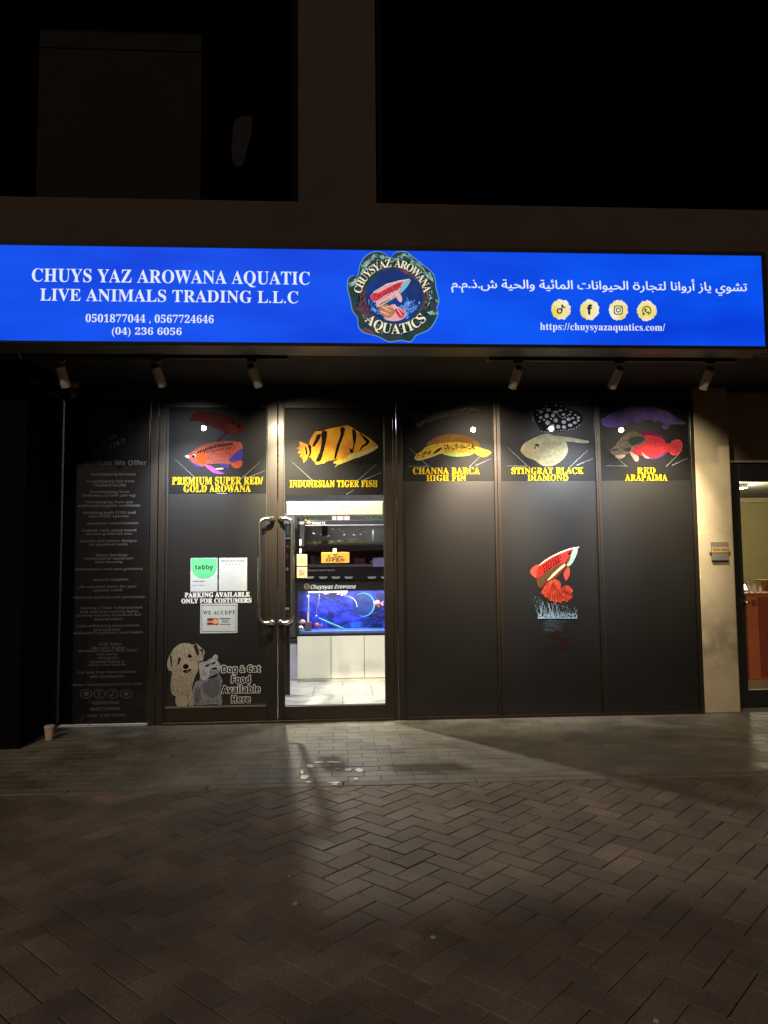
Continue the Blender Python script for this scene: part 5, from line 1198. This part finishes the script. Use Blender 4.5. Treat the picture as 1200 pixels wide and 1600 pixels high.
xa, xb = ku.p(945, 400)[0], ku.p(962, 400)[0]; boxm('overflow_pipe', xa, xb, UYY+.05, UYY+.07, ku.p(500, 500)[1], zw-.004, mat('pipe_grey', (.6, .6, .6), .4), ut)
bm = FB(); pxtext(bm, sans('TANK 17'), 487.5, 508, 815.5, 819.5, UYY, .002, off=.02); flat('lettering', bm, M_led, ut)
bm = FB(); ku.ell(bm, 285, 308, 26, 18, .002, 14); flat('badge', bm, mat('badge_orange', (.5, .2, .1), .5), ut)
bm = BM(); yb = ku.p(500, 545)[1]
for _ in range(160):
    px = random.choice((random.uniform(255, 405), random.uniform(480, 930), random.uniform(480, 930))); y_ = UYY+random.uniform(.05, .3); X = at(440+px/6.6667, 800, y_)[0]
    hh = random.uniform(.01, .055)*(1.5 if px > 480 else 1.2); a_ = random.uniform(-.5, .5); ww = random.uniform(.004, .012)
    v_ = [bm.verts.new(p_) for p_ in ((X-ww, y_, yb+hh*.3), (X+ww, y_+.004, yb+hh*.2), (X+ww*.5+a_*hh, y_+.002, yb+hh), (X-ww*.6+a_*hh, y_, yb+hh*.9))]; bm.faces.new(v_)
box(bm, X0+.013, X1-.001, UYY+.02, UYY+.37, yb+.001, yb+.018)
struct(obj('water_plants', bm, mat('tank_plants', (.20, .20, .09), .8, (.08, .09, .05), 40), ut), 'stuff')
G2 = 'tiny pale fish in the upper tank'
for k, (px, py) in enumerate(((530,378),(605,385),(785,385),(640,405),(410,435),(490,450),(755,440),(600,505),(820,435),(335,425),(650,440),(880,415))):
    o = fish3('tank_fish', 'tiny pale fish swimming in the dark upper tank marked TANK 17', px, py-600, .026, random.choice((-1, 1)), UYY+.04+.02*(k % 4), M_f2 if k % 3 else mat('pale_yellow_fish', (.8, .75, .5), .4), G2)
lamp_area('tank_light', ut, ((X0+X1)/2, UYY+.15, zw-.006), .9, .08, 2.2, (1, .97, .9), (R(20), 0, 0))
# white unit and plants above
WY = 1.75
X0, Z1 = at(448, 785, WY); X1, Z0 = at(598.5, 804.5, WY)
o = thing('wall_unit', 'long cream white box unit across the door opening above the upper tank', 'air unit', ((X0+X1)/2, WY, Z0))
boxm('casing', X0, X1, WY, WY+.16, Z0, Z1, mat('cream_plastic', (.60, .57, .36), .4, (.56, .53, .33), 5), o, .008)
boxm('top_strip', X0-.005, X1+.005, WY+.01, WY+.15, Z1+.0005, Z1+.012, mat('strip_grey', (.4, .4, .36), .5), o)
bm = FB(); kw = Crop(440, 770, 6.6667, WY)
kw.line(bm, (632,132), (632,175), 2, 2, .002); kw.line(bm, (608,145), (720,133), 2, 1.5, .0024); kw.line(bm, (610,205), (690,206), 1.5, 1, .002); kw.line(bm, (885,200), (905,212), 4, 2, .002); kw.line(bm, (740,140), (800,152), 1, .8, .002)
flat('scribble', bm, mat('pencil_grey', (.25, .24, .18), .6), o)
boxm('louver_line', X0+.01, X1-.01, WY-.0015, WY-.0005, Z0+(Z1-Z0)*.30, Z0+(Z1-Z0)*.33, mat('louver_shade', (.6, .56, .42), .5), o)
M_leaf = mat('leaf_green', (.06, .14, .035), .6, (.10, .20, .06), 30)
for k, (pa_, pb_, lb) in enumerate(((452, 496, 'leafy green plant on the rack top at the left of the red boxes'), (573, 600, 'leafy green plant on the rack top at the right door edge'))):
    y_ = CY+.3; xa, za = at(pa_, 812.5, y_); xb, _ = at(pb_, 812.5, y_)
    o = thing('potted_plant', lb, 'plant', ((xa+xb)/2, y_, za-.04), 'plants on the rack top')
    bm = BM()
    for _ in range(130):
        p_ = Vector((random.uniform(xa, xb), y_+random.uniform(-.06, .06), za-.02+random.uniform(0, .12))); d_ = Vector((random.uniform(-1, 1), random.uniform(-1, .2), random.uniform(-.6, 1))).normalized()*random.uniform(.02, .04); n_ = d_.cross(Vector((random.random(), random.random(), 1))).normalized()*.009
        bm.faces.new([bm.verts.new(q) for q in (p_, p_+d_*.5+n_, p_+d_, p_+d_*.5-n_)])
    obj('foliage', bm, M_leaf, o); boxm('pot', xa+.02, xb-.02, y_-.05, y_+.05, za-.06, za-.022, mat('pot_grey', (.2, .2, .2), .6), o, .006)
for k, (pa_, pb_) in enumerate(((519, 526), (527, 537), (537.7, 547))):
    y_ = CY+.26; xa, za = at(pa_, 812.5, y_); xb, zc = at(pb_, 803.5, y_)
    o = thing('carton', ['narrow pink carton on the rack top beside the left plant', 'pink red carton on the rack top, middle of the three', 'pink red carton on the rack top, rightmost of the three'][k], 'box', ((xa+xb)/2, y_, za), 'pink cartons on the rack top')
    boxm('body', xa, xb-.004, y_, y_+.10, za-.03, zc+.02, mat('pink_carton', (.55, .20, .22), .6, (.5, .32, .33), 40), o, .002)
    boxm('label', xa+.01, xb-.014, y_-.001, y_-.0003, za+.0, za+.03, mat('carton_label', (.6, .45, .45), .6), o)
# left edge clutter seen between the handle and the rack
xa, za = at(446, 840, 1.2); xb, zc = at(453.5, 818, 1.2)
o = thing('blue_poster', 'narrow blue and white hanging banner behind the right door handle', 'banner', ((xa+xb)/2, 1.2, za))
boxm('sheet', xa-.01, xb, 1.2, 1.206, za, zc, mat('banner_blue', (.05, .30, .52), .5), o); boxm('stripe', xa+.018, xa+.034, 1.197, 1.1995, za+.03, zc-.01, M_white, o)
xa = at(441, 930, 1.3)[0]; xb = at(456, 930, 1.3)[0]
o = thing('display_stand', 'tall dark brown stand with small hanging goods left of the aquarium', 'stand', ((xa+xb)/2, 1.3, 0))
boxm('board', xa, xb, 1.3, 1.33, at(450, 978, 1.3)[1], at(450, 842, 1.3)[1], mat('stand_brown', (.035, .022, .022), .6, (.06, .035, .03), 20), o)
boxm('base', xa+.02, xb-.02, 1.31, 1.34, .001, at(450, 978, 1.3)[1]-.001, M_black, o)
for (px, py, w_, h_, mt_) in ((448.5, 889, 2.0, 2.0, 'hang_pale'), (448.5, 869, 1.8, 4, 'hang_pink'), (448.5, 951, 3.2, 1.7, 'hang_white'), (448, 915, 2.6, 1.2, 'hang_grey'), (449, 856, 2, 2.6, 'hang_brown')):
    x0_, z1_ = at(px-w_, py-h_, 1.29); x1_, z0_ = at(px+w_, py+h_, 1.29)
    boxm('hanging_pack', x0_, x1_, 1.285, 1.299, z0_, z1_, mat(mt_, {'hang_pale': (.6, .55, .5), 'hang_pink': (.3, .14, .16), 'hang_white': (.75, .72, .55), 'hang_grey': (.12, .08, .08), 'hang_brown': (.14, .08, .07)}[mt_], .6), o, .003)
X, Y = gnd(455, 1040)
xa, za = at(440, 1030, 1.75); xb, zc = at(463.8, 1003, 1.75)
o = thing('storage_box', 'pale lilac storage box on the floor left of the white cabinet', 'box', ((xa+xb)/2, 1.95, .0))
boxm('body', xa-.1, xb, 2.25, 2.6, .001, .42, mat('lilac_plastic', (.45, .44, .62), .5, (.40, .40, .55), 8), o, .01); boxm('lid', xa-.11, xb+.008, 2.24, 2.61, .4205, .46, M_black, o, .006)
boxm('dark_shelf', xa-.1, xb-.02, 2.3, 2.6, .48, 1.9, mat('shelf_side_dark', (.03, .028, .04), .5, (.07, .06, .08), 30), thing('side_rack', 'dark side rack with small goods left of the aquarium rack', 'rack', (xa, 2.4, .47)))

# stickers and the OPEN sign on the clear door
def dsticker(name, label, cat, x0, x1, y0, y1, mt, Y=-.0006):
    X0, Z1 = at(x0, y0, Y); X1, Z0 = at(x1, y1, Y)
    o = thing(name, label, cat, ((X0+X1)/2, 0, Z0)); boxm('card', X0, X1, Y-.003, Y, Z0, Z1, mt, o, .0008); return o
Mcr = paper('cream_card', 250, 240, 195, .42)
o = dsticker('sticker', 'blank cream square sticker on the clear door beside the handle', 'sticker', 462.5, 480, 866, 884, Mcr)
bm = FB(); k4 = Crop(440, 770, 6.6667, -.0036); k4.poly(bm, [(185,670),(225,668),(226,735),(186,738)], .0012, False); flat('faint_print', bm, paper('faint_tan_print', 225, 205, 150, .38), o)
o = dsticker('sticker', 'cream sticker with red scrawled marks, just below the blank cream one', 'sticker', 463.5, 480, 886, 903, Mcr)
bm = FB(); k4 = Crop(440, 860, 6.6667, -.0036)
for a_, b_ in (((185,195),(188,265)), ((185,225),(215,205)), ((200,205),(200,262)), ((188,262),(215,240)), ((225,205),(212,265)), ((222,230),(238,262)), ((236,205),(232,265))): k4.line(bm, a_, b_, 3.2, 2, .0012+random.uniform(0, .0003))
flat('scrawl', bm, paper('red_scrawl', 190, 70, 30, .5), o)
X0, Z1 = at(468, 843, -.001); X1, Z0 = at(471, 865, -.001)
o = thing('door_strip', 'two short white tape strips hanging above the cream stickers', 'tape', ((X0+X1)/2, 0, Z0))
boxm('strip', X0, X1, -.003, -.0006, at(469, 852, 0)[1], Z1, M_white, o); boxm('strip', X0, X1, -.003, -.0006, Z0+.004, at(469, 857, 0)[1], M_white, o)
o = thing('open_sign', 'amber OPEN sign hanging on the clear door from a small white hook', 'sign', at(523, 872, -.01)[0:1] + (-.01, at(523, 872, -.01)[1]))
X0, Z1 = at(502, 863, -.012); X1, Z0 = at(546, 879.5, -.012)
boxm('board', X0, X1, -.016, -.010, Z0, Z1, mat('amber_board', (.40, .20, .025), .45, (.34, .17, .02), 8), o, .003)
bm = FB(); pxtext(bm, serif('OPEN'), 509, 539, 872, 877.6, -.016, .0012, off=.03, sp=1.15, fat=.04)
k4 = Crop(440, 770, 6.6667, -.016)
arx = shape_ar('مفتوح') if False else None
k4.poly(bm, [(482,655),(500,645),(505,650),(492,660),(512,668),(545,668),(560,655),(575,665),(600,655),(615,662),(638,655),(640,664),(610,672),(580,672),(540,676),(500,676),(484,668)], .0012); k4.ell(bm, 560, 645, 6, 4, .0012); k4.ell(bm, 600, 646, 5, 4, .0013)
flat('lettering', bm, mat('brown_letter', (.05, .025, .01), .6), o)
X0, Z1 = at(520, 857, -.012); X1, Z0 = at(526.5, 866, -.012); boxm('hook', X0, X1, -.024, -.0165, Z0, Z1, Mcr, o, .004)

# ------------------------------------------------------------------ neighbouring shop on the right
NYF = 0.20
x0_ = 3.4125; xin = at(1162, 900, NYF)[0]; zt_ = at(1180, 723, NYF)[1]; zg = at(1180, 752, NYF)[1]; zbt = at(1185, 1078, NYF)[1]
M_nfr = mat('black_door_frame', (.012, .011, .010), .4, None, 6)
nd = thing('neighbour_door', 'black framed glass door at the right edge beside the cream pilaster', 'door', (3.9, NYF, 0))
boxm('stile', x0_, xin, NYF, NYF+.06, 0.0, zt_, M_nfr, nd, .003); boxm('stile', 4.46, 4.55, NYF, NYF+.06, 0, zt_, M_nfr, nd, .003)
boxm('head', xin+.0005, 4.4595, NYF+.002, NYF+.06, zg, zt_, M_nfr, nd, .003); boxm('bottom_rail', xin+.0005, 4.4595, NYF+.002, NYF+.06, .004, zbt, M_nfr, nd, .003)
boxm('pane', xin+.001, 4.459, NYF+.02, NYF+.028, zbt+.001, zg-.001, M_glass, nd)
bm = BM(); X, Z = at(1167, 942, NYF-.04); bmesh.ops.create_uvsphere(bm, u_segments=16, v_segments=12, radius=.024, matrix=Matrix.Translation((X, NYF-.04, Z))); tube(bm, [(X, NYF-.03, Z), (X, NYF+.001, Z)], .012, 10); obj('knob', bm, M_steel, nd, True)  # steel ball added where a street lamp glints in the glass
boxm('wall_over_door', 3.4125, 9, 0.18, 0.40, zt_+.001, 2.834, M_pil, bld); boxm('wall_beyond_door', 4.551, 9, 0.18, 0.40, 0, zt_, M_pil, bld)
M_ol = mat('olive_wall', (.42, .38, .19), .8, (.38, .34, .17), 2)
boxm('neighbour_wall', 3.42, 8.9, 4.6, 4.7, 0, 2.83, M_ol, bld); boxm('neighbour_side', 8.8, 8.9, .41, 4.599, 0, 2.83, M_ol, bld)
struct(boxm('neighbour_floor', 3.42, 8.8, .402, 4.6, -.024, .0015, mat('beige_tile', (.40, .36, .25), .4, (.33, .30, .2), 5)))
boxm('neighbour_ceiling', 3.42, 8.799, .402, 4.599, 2.25, 2.29, mat('grey_ceiling', (.13, .13, .11), .8, (.09, .09, .08), 4), bld)
boxm('cornice', 3.42, 8.799, 4.50, 4.599, 2.18, 2.249, mat('cornice_cream', (.5, .46, .3), .7), bld); boxm('dado_rail', 3.42, 8.799, 4.57, 4.5995, at(1185, 912, 4.57)[1], at(1185, 906, 4.57)[1], mat('dado_grey', (.3, .3, .25), .6), bld)
gx, gy = gnd(1180, 1062)
X0 = at(1169, 1000, gy)[0]; zc_ = at(1185, 926, gy)[1]
ct = thing('counter', 'orange red counter with darker panel behind the neighbouring glass door', 'counter', (X0+.6, gy, 0))
M_or = mat('orange_red_paint', (.42, .10, .035), .55, (.36, .085, .03), 4); M_or2 = mat('dark_red_paint', (.22, .03, .015), .55)
X1 = at(1187, 1000, gy)[0]
boxm('body', X0, X0+1.4, gy, gy+.5, .005, zc_-.02, M_or, ct, .006); boxm('top', X0-.02, X0+1.42, gy-.02, gy+.52, zc_-.0195, zc_, mat('counter_top', (.5, .2, .12), .4), ct, .004)
boxm('panel', X1, X0+1.39, gy-.008, gy-.0005, .03, zc_-.05, M_or2, ct); boxm('handle', X0+.06, X0+.11, gy-.012, gy-.0085+.008, zc_-.14, zc_-.08, M_or2, ct)
for k, (pa_, hh, lb) in enumerate(((1170.5, .08, 'short pale bottle on the orange counter, nearest the door frame'), (1179, .10, 'pale bottle on the orange counter, middle of the three'), (1188.5, .075, 'short pale bottle on the orange counter, right of the tall one'))):
    X, Z = at(pa_, 926, gy+.06)
    o = thing('bottle', lb, 'bottle', (X, gy+.06, zc_), 'pale bottles on the orange counter')
    bm = BM(); tube(bm, [(X, gy+.06, zc_+.001), (X, gy+.06, zc_+hh*.65), (X, gy+.06, zc_+hh*.8)], [.016, .016, .009], 14); obj('body', bm, M_white, o, False)
    bm = BM(); tube(bm, [(X, gy+.06, zc_+hh*.805), (X, gy+.06, zc_+hh)], .010, 12); obj('cap', bm, M_white, o)
X0b, Z1b = at(1168, 908, gy+.3); X1b, Z0b = at(1190, 921, gy+.3)
o = thing('card_stand', 'cream card leaning upright behind the bottles on the orange counter', 'card', ((X0b+X1b)/2, gy+.3, zc_))
boxm('card', X0b, X1b, gy+.3, gy+.31, zc_+.001, Z1b, mat('cream_stand', (.5, .48, .32), .6), o); boxm('foot', X0b+.02, X1b-.02, gy+.311, gy+.37, zc_+.001, zc_+.012, M_black, o)
X0b, Z1b = at(1191.5, 906, gy+.3); 
o = thing('cardboard_box', 'ochre cardboard box on the orange counter right of the cream card', 'box', (X0b+.15, gy+.35, zc_))
boxm('body', X0b, X0b+.35, gy+.25, gy+.48, zc_+.001, Z1b, mat('cardboard', (.36, .22, .05), .8, (.30, .18, .04), 8), o, .004); boxm('tape', X0b+.14, X0b+.2, gy+.2485, gy+.2495, zc_+.01, Z1b-.005, mat('tape', (.5, .38, .18), .4), o)
X, Z = at(1168, 918, gy-.0+.10)
o = thing('desk_lamp', 'small lit desk lamp on the orange counter end by the door frame', 'lamp', (X, gy+.2, zc_))  # added glowing shape, stands in for a street lamp reflected in the glass
bm = BM(); tube(bm, [(X, gy+.2, zc_+.001), (X, gy+.2, zc_+.012)], .035, 16); obj('base', bm, M_black, o)
bm = BM(); tube(bm, [(X, gy+.2, zc_+.0125), (X, gy+.2, Z-.03)], .006, 8); obj('stem', bm, M_black, o)
bm = BM(); tube(bm, [(X, gy+.2, Z-.0295), (X, gy+.2, Z+.035)], [.05, .028], 18); obj('lamp_shade', bm, emit('lamp_glow', (1, .95, .8), 3.0), o)
o = thing('ceiling_lamp', 'warm round ceiling lamp inside the neighbouring shop', 'ceiling light', (4.9, 2.6, 2.2))
bm = BM(); tube(bm, [(4.9, 2.6, 2.2495), (4.9, 2.6, 2.20)], .12, 24); obj('fitting', bm, M_white, o)
l = bpy.data.lights.new('ceiling_lamp', 'POINT'); l.energy = 95; l.color = (1.0, .86, .56); l.shadow_soft_size = .08
lo = bpy.data.objects.new('ceiling_lamp_light', l); C.objects.link(lo); lo.location = (4.9, 2.6, 2.06); lo.parent = o; lo.matrix_parent_inverse = Matrix.Translation(-Vector(o.location))
